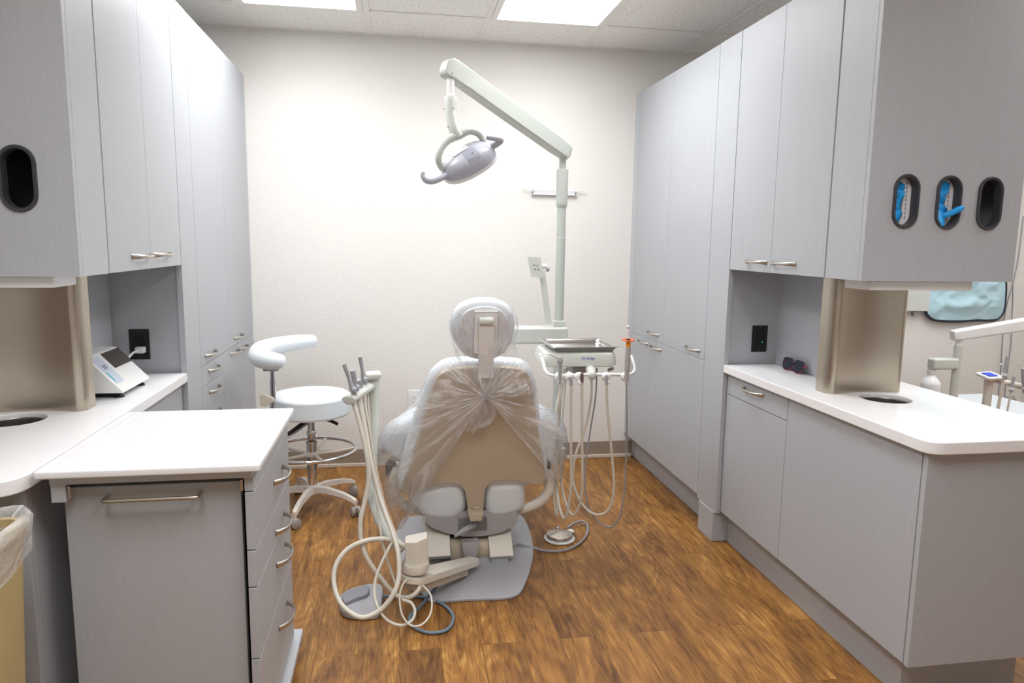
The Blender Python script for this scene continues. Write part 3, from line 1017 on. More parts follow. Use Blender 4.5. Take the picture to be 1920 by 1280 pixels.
for k in range(5):
    a = a0 + k * 2 * PI / 5
    d = Vector((math.cos(a), math.sin(a), 0)); n_ = Vector((-d.y, d.x, 0))
    g = G(); rings = []
    for s_, w_, z, h in ((.025, .021, .105, .016), (.09, .018, .108, .015), (.18, .015, .098, .012), (.235, .014, .082, .011), (.255, .013, .072, .010)):
        c = Vector((SX, SY, z)) + d * s_
        rings.append([c + n_ * w_ * x + Vector((0, 0, h * y)) for x, y in ((-1, -.8), (-.7, .9), (0, 1.1), (.7, .9), (1, -.8))])
    g.loft(rings)
    arm = build('leg', g, ALMOND, t)
    c = Vector((SX, SY, 0)) + d * .25
    build('caster_stem', G().lathe([(0, .045), (.009, .045), (.009, .075), (0, .075)], c, n=14), ALMOND, arm)
    g = G()
    ax = Vector((math.cos(a + .9), math.sin(a + .9), 0))
    for o_ in (-.014, .014):
        g.lathe([(0, -.009), (.02, -.009), (.025, -.005), (.025, .005), (.02, .009), (0, .009)], c + ax * o_ + Vector((0, 0, .025)), ax, 20)
    g.lathe([(0, .02), (.014, .02), (.016, .045), (0, .05)], c, n=12)
    build('caster', g, CASTER, arm)
# curved bolster on its post
PX, PYY = -.578, 3.40
bol = [(-.545, 3.24, .773), (-.59, 3.25, .778), (-.632, 3.29, .783), (-.652, 3.36, .79), (-.648, 3.44, .796), (-.61, 3.51, .802), (-.55, 3.555, .808), (-.49, 3.58, .813), (-.44, 3.59, .816)]
bol = [Vector(p) + Vector((.012, .05, .012)) for p in bol]
g = G(); g.tube(bol, [.036, .043, .046, .046, .045, .043, .041, .038, .034], 20, sub=5)
g.ball(bol[0], .036); g.ball(bol[-1], .034)
ab = build('arm_bolster', g, VINYL, t)
build('bolster_plate', G().box(PX - .035, PX + .035, PYY - .05, PYY + .03, .728, .752, .005), GREYP, ab)
g = G()
g.box(PX - .013, PX + .013, PYY - .008, PYY + .008, .36, .68, .003)
g.box(PX - .010, PX + .010, PYY - .006, PYY + .006, .68, .735, .002)
build('bolster_post', g, CHROME, t)
g = G()
g.obox(((SX + PX) / 2 - .005, (SY + PYY) / 2, .405), (SX - PX, SY - PYY, .10), (-(SY - PYY), SX - PX, 0), (0, 0, 1), .10, .016, .006, .002)
build('post_arm', g, CHROME, t)
g = G()
g.obox(((SX + PX) / 2 - .005, (SY + PYY) / 2, .417), (SX - PX, SY - PYY, .10), (-(SY - PYY), SX - PX, 0), (0, 0, 1), .095, .012, .004, .001)
build('post_arm_cover', g, BLACK, t)
g = G(); g.pillow([Vector((PX - .032, PYY - .02, .585)) + Vector((.032 * math.cos(a) * (1 + .25 * math.cos(3 * a)), 0, .028 * math.sin(a) * (1 + .12 * math.cos(3 * a)))) for a in [2 * PI * k / 24 for k in range(24)]], (0, -1, 0), .018, .006)
build('knob', g, IVORY, t)
build('height_lever', G().tube([(SX + .06, SY - .06, .475), (SX + .11, SY - .10, .470), (SX + .135, SY - .12, .462)], [.006, .008, .008], 10), BLACK, t)

# ------------------------------------------------------------------ dental chair
BP0 = Vector((.3, 2.60, .87)); BN = Vector((0, -.971, -.238)).normalized(); BUP = Vector((0, -.238, .971)).normalized()


def bp(px, py, off=0.0):
    return on_plane(px, py, BP0, BN, off)


t = chair = thing('dental_chair', 'dental chair seen from behind, tan back shell and pale grey cushions, on the wood floor', 'dental chair', (.30, 2.95, 0))
# floor plate
fl = [(752, 978), (768, 968), (860, 962), (960, 960), (976, 964), (990, 985), (999, 1020), (998, 1050), (985, 1092), (962, 1117), (880, 1122), (812, 1125), (792, 1112), (760, 1072), (744, 1040), (741, 1005)]
poly = [at(x, y, Z=.012) for x, y in fl]
poly = [(p.x, p.y) for p in cr_closed(poly, 4)]
build('base_plate', G().prism(poly, 'xy', 0.0005, .013, bev=.003), GREYB, t)
# lift column under the seat
g = G()
g.box(.19, .43, 2.93, 3.20, .013, .12, .015)
g.obox((.31, 3.03, .20), (1, 0, 0), (0, 1, .35), (0, -.35, 1), .10, .11, .09, .015)
build('lift_column', g, GREYB, t)


def px_poly(lst, Y):
    return [(p.x, p.z) for p in (at(x, y, Y=Y) for x, y in lst)]


# gray under-shell
us = [(796, 960), (798, 980), (808, 988), (835, 999), (870, 1006), (905, 1005), (940, 998), (962, 987), (970, 978), (970, 955)]
build('seat_shell', G().prism(px_poly(us, 2.79), 'xz', 2.785, 3.1, bev=.004), GREYP, t)
build('shell_recess', G().prism(px_poly([(860, 972), (913, 970), (913, 992), (860, 996)], 2.78), 'xz', 2.778, 2.80, bev=.002), mat('recess_grey', (120, 117, 116), .5), t)
g = G()
a = at(888, 984, Y=2.755); b = at(853, 1005, Y=2.69)
g.tube([a + Vector((0, .04, .004)), a, (a + b) / 2 + Vector((0, 0, .003)), b], [.011, .0125, .011, .006], 12)
build('release_lever', g, GREYB, t)
# lower housings with sloped tops
for nm, l, r_x in (('housing_left', 797, 844), ('housing_right', 916, 960)):
    x0, x1 = at(l, 1020, Y=2.78).x, at(r_x, 1020, Y=2.78).x
    zb, zm, zt = at(l, 1044, Y=2.73).z, at(l, 1027, Y=2.76).z, at(l, 984, Y=2.84).z
    outl = [(2.73, zb), (2.76, zm), (2.765, zm + .008), (2.84, zt), (3.05, zt + .01), (3.05, zb - .02), (2.75, zb - .02)]
    o = build('housing', G().prism(outl, 'yz', x0, x1, bev=.004), OFFW2, t)
bc = at(880, 1025, Y=2.84)
bx0_, bx1_ = at(844, 1020, Y=2.8).x + .001, at(916, 1020, Y=2.8).x - .001
g = G(); g.lathe([(0, 0), (.050, 0), (.052, .004), (.052, bx1_ - bx0_ - .004), (.050, bx1_ - bx0_), (0, bx1_ - bx0_)], (bx0_, 2.83, bc.z), (1, 0, 0), 36)
build('pivot_barrel', g, TANL, t)
tg = [(866, 1016), (898, 1014), (896, 1035), (890, 1048), (881, 1051), (873, 1048), (868, 1036)]
build('tongue', G().prism(px_poly(tg, 2.75), 'xz', 2.740, 2.79, bev=.004), GREYP, t)
build('cross_plate', G().prism(px_poly([(857, 1052), (921, 1047), (922, 1068), (857, 1071)], 2.76), 'xz', 2.755, 2.9, bev=.002), GREYB, t)
build('end_cap', G().prism(round_poly(px_poly([(920, 1043), (953, 1041), (953, 1056), (946, 1067), (922, 1069)], 2.76), .008, 4), 'xz', 2.745, 2.88, bev=.003), GREYB, t)
# back cushion and shell
cush = [(822, 690), (840, 681), (875, 678), (940, 678), (975, 681), (992, 690), (1003, 712), (1010, 745), (1016, 800), (1027, 860), (1028, 890), (1022, 908), (980, 915), (880, 918), (780, 928), (755, 926), (745, 905), (752, 870), (772, 800), (790, 745), (806, 708)]
pts = [bp(x, y, -.022) for x, y in cush]
pts = cr_closed(pts, 3)
build('back_cushion', G().pillow(pts, BN, .075, .03), VINYL, t)
shell = [(832, 698), (848, 692), (880, 690), (940, 689), (975, 692), (990, 700), (997, 720), (1003, 760), (1010, 815), (1020, 868), (1022, 893), (1018, 910), (1000, 909), (985, 905), (958, 900), (935, 901), (918, 906), (910, 918), (908, 940), (906, 962), (892, 967), (878, 965), (876, 945), (872, 922), (864, 910), (848, 906), (820, 908), (795, 918), (770, 926), (754, 925), (757, 905), (771, 868), (787, 815), (800, 765), (812, 725), (820, 707)]
g = G()
b = bmesh.new()
vs = [b.verts.new(bp(x, y, .0)) for x, y in shell]
f = b.faces.new(vs)
r = bmesh.ops.extrude_face_region(b, geom=[f])
bmesh.ops.translate(b, verts=[q for q in r['geom'] if isinstance(q, bmesh.types.BMVert)], vec=-BN * .020)
bmesh.ops.recalc_face_normals(b, faces=b.faces[:])
ed = [e for e in b.edges if len(e.link_faces) == 2 and all((v.co - BP0).dot(BN) > -.005 for v in e.verts)]
bmesh.ops.bevel(b, geom=ed, offset=.004, segments=2, affect='EDGES', profile=.5)
g._merge(b)
sh = build('back_shell', g, TAN, t)
g = G()
g.tube([bp(886, 967, .004), bp(886, 954, .006), bp(890, 952, .006), bp(899, 952, .006), bp(900, 954, .006), bp(900, 966, .004)], .0018, 8, sub=3)
build('latch', g, NICKEL, sh)
build('hinge_block', G().prism(px_poly([(878, 960), (906, 959), (903, 974), (881, 975)], 2.715), 'xz', 2.70, 2.76, bev=.003), TANL, sh)
# lumbar pads showing below the shell
for lst in ([(775, 921), (800, 918), (830, 909), (862, 905), (871, 912), (876, 930), (877, 950), (872, 965), (855, 976), (825, 978), (795, 973), (778, 958), (771, 940)],
            [(915, 907), (935, 905), (965, 905), (985, 907), (987, 930), (986, 950), (980, 962), (950, 971), (925, 973), (912, 966), (907, 948), (909, 925)]):
    pts = cr_closed([bp(x, y, -.03 + .012) for x, y in lst], 4)
    build('lumbar_pad', G().pillow(pts, BN, .085, .04), VINYL, t)
# seat and leg rest ahead of the back
g = G(); g.box(.05, .55, 2.80, 3.28, .37, .45, .03, 4)
build('seat_cushion', g, VINYL, t)
g = G(); g.obox((.30, 3.52, .38), (1, 0, 0), (0, 1, -.22), (0, .22, 1), .20, .26, .035, .03, 4)
build('leg_rest', g, VINYL, t)
g = G(); g.box(.10, .50, 2.9, 3.5, .31, .37, .02)
build('seat_frame', g, GREYP, t)
# arm rests
for nm, lst in (('left', [(794, 780), (778, 782), (752, 796), (730, 814), (716, 834), (716, 850), (735, 866), (762, 882), (776, 886), (784, 872), (790, 840), (796, 800)]),
                ('right', [(1012, 776), (1030, 780), (1048, 792), (1060, 808), (1060, 838), (1048, 866), (1034, 884), (1022, 878), (1014, 850), (1010, 810)])):
    pts = cr_closed([bp(x, y, -.085) for x, y in lst], 3)
    build('armrest', G().pillow(pts, BN, .12, .045), VINYL, t)
# curved arm struts
g = G()
pts = [bp(1024, 878, -.06), bp(1031, 905, -.05), bp(1024, 928, -.045), bp(1005, 945, -.05), bp(975, 955, -.07), bp(950, 958, -.10)]
g.tube(pts, [.021, .022, .022, .021, .02, .02], 14)
build('arm_strut', g, OFFW2, t)
g = G(); g.tube([bp(1025, 884, -.06), bp(1026, 868, -.06)], .018, 12)
build('strut_collar', g, BLACK, t)
g = G()
pts = [bp(738, 872, -.10), bp(737, 905, -.09), bp(742, 930, -.085), bp(765, 950, -.085), bp(795, 958, -.10), bp(820, 960, -.12)]
g.tube(pts, [.021, .022, .022, .021, .02, .02], 14)
build('arm_strut', g, OFFW2, t)
g = G(); g.tube([bp(732, 868, -.10), bp(733, 890, -.10)], .022, 12)
build('strut_collar', g, GREYD, t)
# head rest
hr = [(846, 612), (850, 592), (864, 575), (885, 566), (907, 563), (930, 565), (950, 574), (963, 590), (967, 612), (964, 634), (957, 652), (944, 668), (925, 676), (905, 678), (885, 675), (868, 666), (855, 648), (848, 630)]
pts = cr_closed([bp(x, y, .015) for x, y in hr], 3)
hd = build('headrest', G().pillow(pts, BN, .065, .028), VINYL, t)
inner = [((x - 906) * .78 + 907, (y - 622) * .80 + 622) for x, y in hr]
pts = cr_closed([bp(x, y, .026) for x, y in inner], 3)
build('headrest_shell', G().pillow(pts, BN, .014, .006), mat('headrest_back_grey', (216, 218, 222), .4), hd)
g = G()
for (x0, x1, y0, y1, o0, hh) in ((891, 930, 583, 660, .030, .006),):
    c = bp((x0 + x1) / 2, (y0 + y1) / 2, o0)
    w_ = (bp(x1, y0, o0) - bp(x0, y0, o0)).length / 2; h_ = (bp(x0, y0, o0) - bp(x0, y1, o0)).length / 2
    g.obox(c, (1, 0, 0), BUP, BN, w_, h_, hh, .004)
build('headrest_bracket', g, WPLAS, hd)
g = G()
a, b = bp(912, 606, .045), bp(911, 705, .018)
g.obox((a + b) / 2, (1, 0, 0), (a - b), BN, .024, (a - b).length / 2, .010, .004)
build('headrest_bar', g, WPLAS, hd)
g = G(); c = bp(912, 602, .046)
g.lathe([(0, -.026), (.014, -.026), (.017, -.022), (.017, .022), (.014, .026), (0, .026)], c, (1, 0, 0), 20)
build('headrest_hinge', g, OFFW, hd)

# ------------------------------------------------------------------ plastic cover over the chair
KN = bp(911, 744, .045)
outl = [(770, 905), (752, 992), (728, 950), (713, 890), (706, 838), (722, 798), (758, 772), (786, 740), (803, 702), (830, 682), (853, 668), (849, 645), (842, 612), (848, 584), (870, 566), (907, 559), (943, 564), (966, 584), (972, 614), (966, 645), (976, 668), (992, 688), (1005, 718), (1013, 766), (1040, 770), (1060, 798), (1065, 836), (1058, 880), (1048, 905), (1022, 868)]
deps = [.02, -.03, -.08, -.09, -.10, -.10, -.09, -.07, -.05, -.03, -.02, -.02, -.02, -.02, -.02, -.02, -.02, -.02, -.02, -.02, -.03, -.04, -.05, -.07, -.09, -.10, -.10, -.08, -.05, .02]
op = cr_open([Vector((x, y, d * 1000)) for (x, y), d in zip(outl, deps)], 9)
NU = len(op)
R_ = 26
rings = []
for i in range(R_ + 1):
    s_ = i / R_
    row = []
    for j, o in enumerate(op):
        rim = Vector((o.x, o.y, 0)); d = o.z / 1000
        th = j / NU
        px = 911 + (rim.x - 911) * s_; py = 744 + (rim.y - 744) * s_
        base_off = .040 * (1 - s_) + .020
        if s_ > .82:
            q = (s_ - .82) / .18
            base_off = base_off * (1 - q * q) + d * q * q
        pl = noise.noise(Vector((th * 52, s_ * 1.2, 1.7))) + .6 * noise.noise(Vector((th * 120, s_ * 2.2, 4.1)))
        amp = .013 * math.sin(PI * min(1, s_ * 1.05)) ** .7 if s_ < .95 else .003
        crk = noise.noise(Vector((px * .045, py * .045, 9))) * .006 * s_
        row.append(bp(px, py, base_off + max(-.012, pl * amp) + crk))
    rings.append(row)
for s_, d2 in ((.985, -.03), (.95, -.06)):
    rings.append([bp(911 + (o.x - 911) * s_, 744 + (o.y - 744) * s_, o.z / 1000 + d2) for o in op])
cov = thing('chair_cover', 'clear crinkled plastic cover knotted over the dental chair backrest and headrest', 'plastic cover', KN)
build('sheet', G().loft(rings, closed=False, uv=True), FILM, cov, angle=3.0)
g = G()
for i in range(5):
    a = i * 1.3
    g.tube([KN + Vector((.010 * math.cos(a), -.004, .010 * math.sin(a))), KN + Vector((.010 * math.cos(a + 2), -.012, .010 * math.sin(a + 2)))], .007, 8)
build('knot', g, LINER, cov)


def ribbon(pts, w, name, seed):
    """crumpled strip of film"""
    pts = cr_open(pts, 6); rings = []
    for i, p in enumerate(pts):
        tg_ = (pts[min(i + 1, len(pts) - 1)] - pts[max(i - 1, 0)]).normalized()
        sd = tg_.cross(BN).normalized()
        ww = w * (.35 + .65 * math.sin(PI * min(.62, .08 + .62 * i / len(pts))))
        rings.append([p + sd * ww * u + BN * (.010 * math.sin(u * 5 + seed) + .006 * noise.noise(Vector((i * .3, u * 4, seed)))) for u in [-1 + k / 5 for k in range(11)]])
    build(name, G().loft(rings, closed=False, uv=True), LINER, cov, angle=3.0)


ribbon([KN, bp(898, 775, .055), bp(884, 798, .045), bp(877, 808, .04)], .022, 'tail', 1)
ribbon([KN, bp(920, 775, .05), bp(908, 792, .04), bp(890, 796, .035)], .03, 'tail', 4)
ribbon([KN, bp(930, 725, .055), bp(945, 705, .05), bp(962, 694, .045)], .022, 'tail', 6)
ribbon([KN, bp(935, 735, .05), bp(965, 735, .04), bp(990, 722, .035)], .014, 'tail', 9)

# ------------------------------------------------------------------ assistant arm (left of the chair)
t = thing('assistant_arm', 'off-white assistant instrument arm with holder and loops of hose, left of the dental chair', 'instrument arm', (.05, 2.45, .0))
Rr, Ll = at(884, 1049, Y=2.68), at(777, 1078, Y=2.43)
ax = (Rr - Ll); axh = ax.normalized(); sdv = Vector((-axh.y, axh.x, 0)).normalized()


def link(zoff, h, w0, w1, ext0, ext1, name, m):
    g = G(); outline = []
    A_, B_ = Ll - axh * ext0, Rr + axh * ext1
    for k in range(13):
        a = PI / 2 + PI * k / 12
        outline.append(A_ + axh * w0 * math.cos(a) + sdv * w0 * math.sin(a))
    for k in range(13):
        a = -PI / 2 + PI * k / 12
        outline.append(B_ + axh * w1 * math.cos(a) + sdv * w1 * math.sin(a))
    up = Vector((0, 0, 1))
    c = sum(outline, Vector()) / len(outline)
    rings = []
    for f, z in ((.97, 0), (1, h * .12), (1, h * .9), (.985, h)):
        rings.append([c + (p - c) * f + up * (zoff + z) for p in outline])
    g.loft(rings)
    return build(name, g, m, t)


link(-.022, .026, .050, .026, 0, .01, 'link', OFFW2)
link(-.052, .027, .04, .02, -.012, -.055, 'link_cover', TANL)  # tan colour imitates the wood tone reflected onto this underside block
bxc = at(779, 1062, Y=2.43)
build('turret_base', G().lathe([(0, -.012), (.047, -.012), (.049, -.006), (.049, .012), (.047, .02), (0, .02)], bxc, n=36), OFFW2, t)
ol = round_poly([(-.038, -.026), (.002, -.044), (.044, -.022), (.044, .034), (-.036, .034)], .010, 4)
rings = []
for z, f in ((.018, 1.12), (.036, 1.0), (.104, 1.0), (.110, .95)):
    rings.append([bxc + Vector((x * f, y * f, z + (.006 * x / .04 if z > .05 else 0))) for x, y in ol])
build('turret', G().loft(rings), OFFW2, t)
# upright post curving down to the turret
g = G()
pp = [at(700, 704, Y=2.78), at(699, 790, Y=2.75), at(697, 870, Y=2.68), at(700, 930, Y=2.6), at(712, 972, Y=2.53), at(733, 1008, Y=2.47), at(756, 1030, Y=2.44)]
g.tube(pp, [.024, .024, .022, .022, .021, .020, .018], 16)
post = build('post', g, OFFW, t)
c = pp[0]
g = G(); g.obox(c + Vector((0, -.01, .004)), (1, .12, .04), (-.12, 1, 0), (0, 0, 1), .030, .036, .012, .008)
build('post_cap', g, OFFW, post)
# holder block
ha, hb = at(653, 749, Y=2.58), at(693, 722, Y=2.75)
dv = (hb - ha).normalized(); sdh = Vector((dv.y, -dv.x, 0)).normalized(); uph = sdh.cross(dv)
if uph.z < 0: uph = -uph
g = G(); rings = []
for s_, f in ((-.004, .6), (0, .9), (.01, 1), (.9, 1), (.97, .95), (1.0, .75), (1.015, .4)):
    c = ha + (hb - ha) * s_
    rings.append([c + sdh * (.026 * f * math.cos(a)) + uph * (.020 * f * math.sin(a) * (1 if math.sin(a) < 0 else .7)) for a in [2 * PI * k / 20 for k in range(20)]])
g.loft(rings)
build('holder', g, OFFW, t)
INST = []
# instruments in the assistant holder, each with its hose
hoses = [
    ([(663, 756, 2.60), (672, 785, 2.58), (684, 835, 2.55), (692, 890, 2.52), (684, 940, 2.5), (676, 975, 2.48), (678, 1017, 2.46), (693, 1054, 2.44), (726, 1098, 2.42), (748, 1118, 2.40), (768, 1119, 2.38), (783, 1108, 2.38), (789, 1094, 2.40)], .0085),
    ([(672, 748, 2.64), (684, 800, 2.60), (695, 860, 2.55), (712, 930, 2.5), (735, 995, 2.42), (746, 1034, 2.37), (748, 1079, 2.33), (738, 1113, 2.30), (712, 1144, 2.29), (676, 1157, 2.28), (642, 1135, 2.31), (627, 1099, 2.36), (629, 1062, 2.40), (650, 1031, 2.43), (684, 1014, 2.44), (721, 1010, 2.44), (748, 1018, 2.43), (764, 1028, 2.43)], .0085),
    ([(681, 742, 2.68), (692, 800, 2.64), (703, 870, 2.6), (722, 950, 2.54), (744, 1010, 2.46), (732, 1022, 2.42), (710, 1068, 2.38), (702, 1102, 2.35), (707, 1135, 2.31), (726, 1162, 2.28), (752, 1172, 2.27), (772, 1163, 2.29), (778, 1146, 2.31), (771, 1130, 2.33), (754, 1124, 2.34)], .0052),
    ([(689, 735, 2.72), (693, 790, 2.68), (696, 860, 2.62), (706, 940, 2.54), (716, 1010, 2.47), (730, 1060, 2.43), (742, 1095, 2.40)], .0045),
]
cat_lab = [('grey suction handpiece nearest the camera in the assistant holder, thick hose looping low', .0), ('slanted grey suction tip second in the assistant holder, hose making the big loop', .0), ('short grey valve third in the assistant holder, thin hose looping on the floor', .0), ('slim grey suction handpiece farthest back in the assistant holder', .0)]
tops = [((645, 682), (663, 735), 'long'), ((661, 694), (668, 728), 'syr'), ((672, 712), (676, 724), 'short'), ((675, 668), (683, 715), 'long')]
for (path, rad), (lab, _), ((tx, ty), (bx_, by_), kind) in zip(hoses, cat_lab, tops):
    p3 = [at(x, y, Y=Y) for x, y, Y in path]
    for p in p3: p.z = max(p.z, .012)
    Yh = path[0][2]
    a, b = at(bx_, by_, Y=Yh), at(tx, ty, Y=Yh - .01)
    h = thing('suction_handpiece', lab, 'handpiece', a, 'assistant instruments')
    d = (b - a)
    g = G()
    if kind == 'long':
        g.tube([a - d * .25, a, a + d * .15, a + d * .45, a + d * .75, b], [.009, .0105, .011, .0065, .0075, .008], 14, sub=4)
    elif kind == 'syr':
        g.tube([a - d * .3, a, a + d * .5, a + d * .8, b], [.008, .009, .009, .0105, .009], 14, sub=4)
    else:
        g.tube([a - d * .8, a, b], [.007, .009, .009], 12, sub=3)
    bd = build('body', g, GREYB, h)
    g = G()
    c = a + d * .12 + Vector((.006, -.012, 0))
    g.lathe([(0, 0), (.008, 0), (.009, .003), (.009, .007), (.006, .01), (0, .01)], c, (.3, -1, .2), 16)
    if kind != 'short': build('valve', g, LAMPG, bd)
    g = G(); g.tube(p3, rad, 10, sub=7)
    build('hose', g, HOSE, h)

# thin loose tubing loops on the floor
g = G()
pth = [(793, 1097, 2.38), (808, 1117, 2.33), (808, 1148, 2.29), (792, 1170, 2.26), (770, 1172, 2.26), (754, 1152, 2.28), (749, 1120, 2.31), (754, 1098, 2.34), (762, 1086, 2.37)]
p3 = [at(x, y, Y=Y) for x, y, Y in pth]
for p in p3: p.z = max(p.z, .006)
g.tube(p3, .0036, 8, sub=7)
tag(build('loose_tube', g, HOSE), 'thin ivory tube looping down from under the assistant arm', 'tube')

# foot pedal with blue-grey cable
pc = at(682, 1118, Z=.03)
t = thing('foot_pedal', 'grey foot pedal on the floor inside the big hose loop', 'foot pedal', (pc.x, pc.y, 0))
o2 = [(636, 1124), (640, 1114), (660, 1103), (700, 1094), (716, 1098), (718, 1112), (712, 1146), (690, 1152), (652, 1150), (638, 1140)]
pts = cr_closed([at(x, y, Z=.022) for x, y in o2], 4)
poly = [(p.x, p.y) for p in pts]
build('body', G().prism(poly, 'xy', .001, .026, bev=.006, seg=3), GREYB, t)
o2 = [(642, 1118), (648, 1110), (668, 1103), (688, 1098), (693, 1106), (688, 1116), (668, 1123), (646, 1131)]
pts = cr_closed([at(x, y, Z=.034) for x, y in o2], 4)
rings = [[Vector((p.x, p.y, .026)) for p in pts]]
cc = sum(pts, Vector()) / len(pts)
for f, z in ((1, .034), (.97, .038), (.9, .040)):
    rings.append([Vector((cc.x + (p.x - cc.x) * f, cc.y + (p.y - cc.y) * f, z)) for p in pts])
build('tread', G().loft(rings), mat('pedal_tread', (140, 141, 148), .6), t)
pth = [(716, 1117, .012), (760, 1117, .008), (797, 1120, .008), (822, 1128, .008), (842, 1142, .008), (850, 1160, .008), (838, 1180, .008), (808, 1186, .008), (780, 1178, .008), (768, 1164, .010), (772, 1150, .018), (784, 1140, .012), (800, 1122, .012), (815, 1100, .02)]
p3 = [at(x, y, Z=z) for x, y, z in pth]
p3.append(at(822, 1085, Y=p3[-1].y + .06))
g = G(); g.tube(p3, .0055, 10, sub=7)
build('cable', g, BLUEHOSE, t)

# ------------------------------------------------------------------ steel disc foot control (right of the chair)
dc = at(1049, 1003, Z=.02)
t = thing('foot_control', 'round steel-topped foot control disc on the floor right of the dental chair', 'foot control', (dc.x, dc.y, 0))
build('base', G().lathe([(0, .001), (.066, .001), (.070, .004), (.070, .009), (.066, .012), (0, .012)], dc - Vector((0, 0, .02)), n=48), WPLAS, t)
g = G(); a_ = dc + Vector((.035, .045, -.006))
g.obox(a_, (1, .2, 0), (-.2, 1, 0), (0, 0, 1), .045, .016, .006, .005)
build('base_lug', g, WPLAS, t)
build('disc', G().lathe([(0, .014), (.056, .014), (.060, .018), (.060, .026), (.057, .029), (.0, .040)], dc - Vector((0, 0, .02)), n=56), steel('turned_steel', (206, 198, 190), .25), t)
kn = at(1052, 982, Y=dc.y + .06)
g = G(); g.lathe([(0, -.012), (.006, -.012), (.006, 0), (.009, .004), (.009, .010), (.005, .014), (0, .014)], (dc.x + .005, dc.y + .055, .024), n=16)
build('knob', g, CHROME, t)
pth = [(1063, 990, .016), (1076, 981, .02), (1092, 977, .02), (1101, 985, .012), (1100, 1002, .008), (1084, 1020, .008), (1056, 1032, .008), (1022, 1032, .008), (990, 1024, .014), (972, 1020, .03), (958, 1026, .06)]
g = G(); g.tube([at(x, y, Z=z) for x, y, z in pth], .0055, 10, sub=7)
build('cable', g, GREYHOSE, t)

# ------------------------------------------------------------------ lamp post and operating light
YP = 3.38
base = at(1040, 740, Y=YP); px_ = at(1047, 613, Y=YP).x
LX = px_ + .002
t = thing('operating_light', 'off-white dental operating light on a sloping arm above the dental chair', 'dental light', (LX, YP, 0))
g = G()
g.tube([(LX, YP, .30), (LX, YP, 1.36)], .0225, 24, smooth=False)
build('lower_post', g, LAMPW, t)
zt = at(1056, 318, Y=YP).z; zs = at(1056, 380, Y=YP).z
g = G(); g.tube([(LX, YP, 1.362), (LX, YP, zs + .01)], .0215, 24, smooth=False)
build('upper_post', g, LAMPW, t)
g = G(); g.lathe([(0, zs - .03), (.018, zs - .03), (.026, zs - .018), (.0285, zs), (.0285, zt - .01), (.0275, zt), (0, zt)], (LX, YP, 0), n=32)
build('post_sleeve', g, LAMPW, t)
g = G(); g.tube([(LX, YP, zt), (LX, YP, zt + .06)], .0165, 20, smooth=False)
build('pivot_pin', g, LAMPW, t)
# horizontal foot of the post running to the chair base
g = G(); g.obox((LX - .17, YP - .1, .285), (1, .5, 0), (-.5, 1, 0), (0, 0, 1), .23, .035, .03, .01)
build('post_mount', g, LAMPW, t)
# sloping arm
YA = 3.0
e0, e1 = at(1064, 284, Y=YP), at(840, 126, Y=YA)
e0 = Vector((LX + .010, YP, e0.z)); dv = (e1 - e0).normalized()
hz_ = Vector((-dv.y, dv.x, 0)).normalized(); upv = dv.cross(hz_)
if upv.z < 0: upv = -upv
g = G(); rings = []
Ltot = (e1 - e0).length
for s_, hu, hd, w_ in ((-.035, .012, .014, .018), (-.025, .022, .026, .026), (0, .031, .034, .030), (.10, .035, .037, .031), (.5, .037, .038, .031), (.85, .039, .038, .031), (.97, .040, .040, .030), (1.0, .038, .044, .028), (1.022, .022, .036, .024), (1.03, .010, .018, .018)):
    c = e0 + (e1 - e0) * s_
    sec = []
    for u, v in round_poly([(-w_, -hd), (w_, -hd), (w_, hu), (-w_, hu)], min(.007, hu * .8), 4):
        sec.append(c + hz_ * u + upv * v)
    rings.append(sec)
g.loft(rings)
arm = build('arm', g, LAMPW, t)
for px, py, f in ((848, 138, 1), (1063, 298, 0)):
    Yq = YP + (YA - YP) * f
    c = at(px, py, Y=Yq - .031)
    build('screw', G().lathe([(0, 0), (.004, .0005), (.003, .003), (0, .003)], c, (0, -1, 0), 12), CHROME, arm)
# drop tube and gooseneck
d0 = at(845, 140, Y=YA); d1 = at(845, 182, Y=YA - .005); d2 = at(846, 215, Y=YA - .02); d3 = at(853, 245, Y=YA - .04); d4 = at(862, 258, Y=YA - .045)
g = G(); g.tube([d0, d1 + Vector((0, 0, .002))], .0165, 20, smooth=False)
build('drop_tube', g, WPLAS, t)
g = G(); g.tube([d1, at(845, 190, Y=YA - .005)], .0262, 24, smooth=False)
build('collar', g, WPLAS, t)
g = G(); g.tube([at(845, 188, Y=YA - .006), d2, d3, d4], [.025, .0245, .024, .022], 20)
nk = build('neck', g, LAMPW, t)
for px, py in ((850, 203), (833, 204), (855, 237), (840, 238)):
    c = at(px, py, Y=YA - .045)
    build('screw', G().ball(c, .0028, n=10), GREYD, nk)
# yoke fork
g = G()
yk = [(830, 318, -.06), (822, 300, -.075), (826, 280, -.07), (840, 263, -.055), (860, 253, -.045), (880, 245, -.035), (898, 251, -.025), (907, 266, -.015), (909, 274, -.01)]
g.tube([at(x, y, Y=YA + d) for x, y, d in yk], [.012, .0135, .0145, .016, .019, .016, .0145, .0125, .011], 16)
build('yoke', g, LAMPW, t)
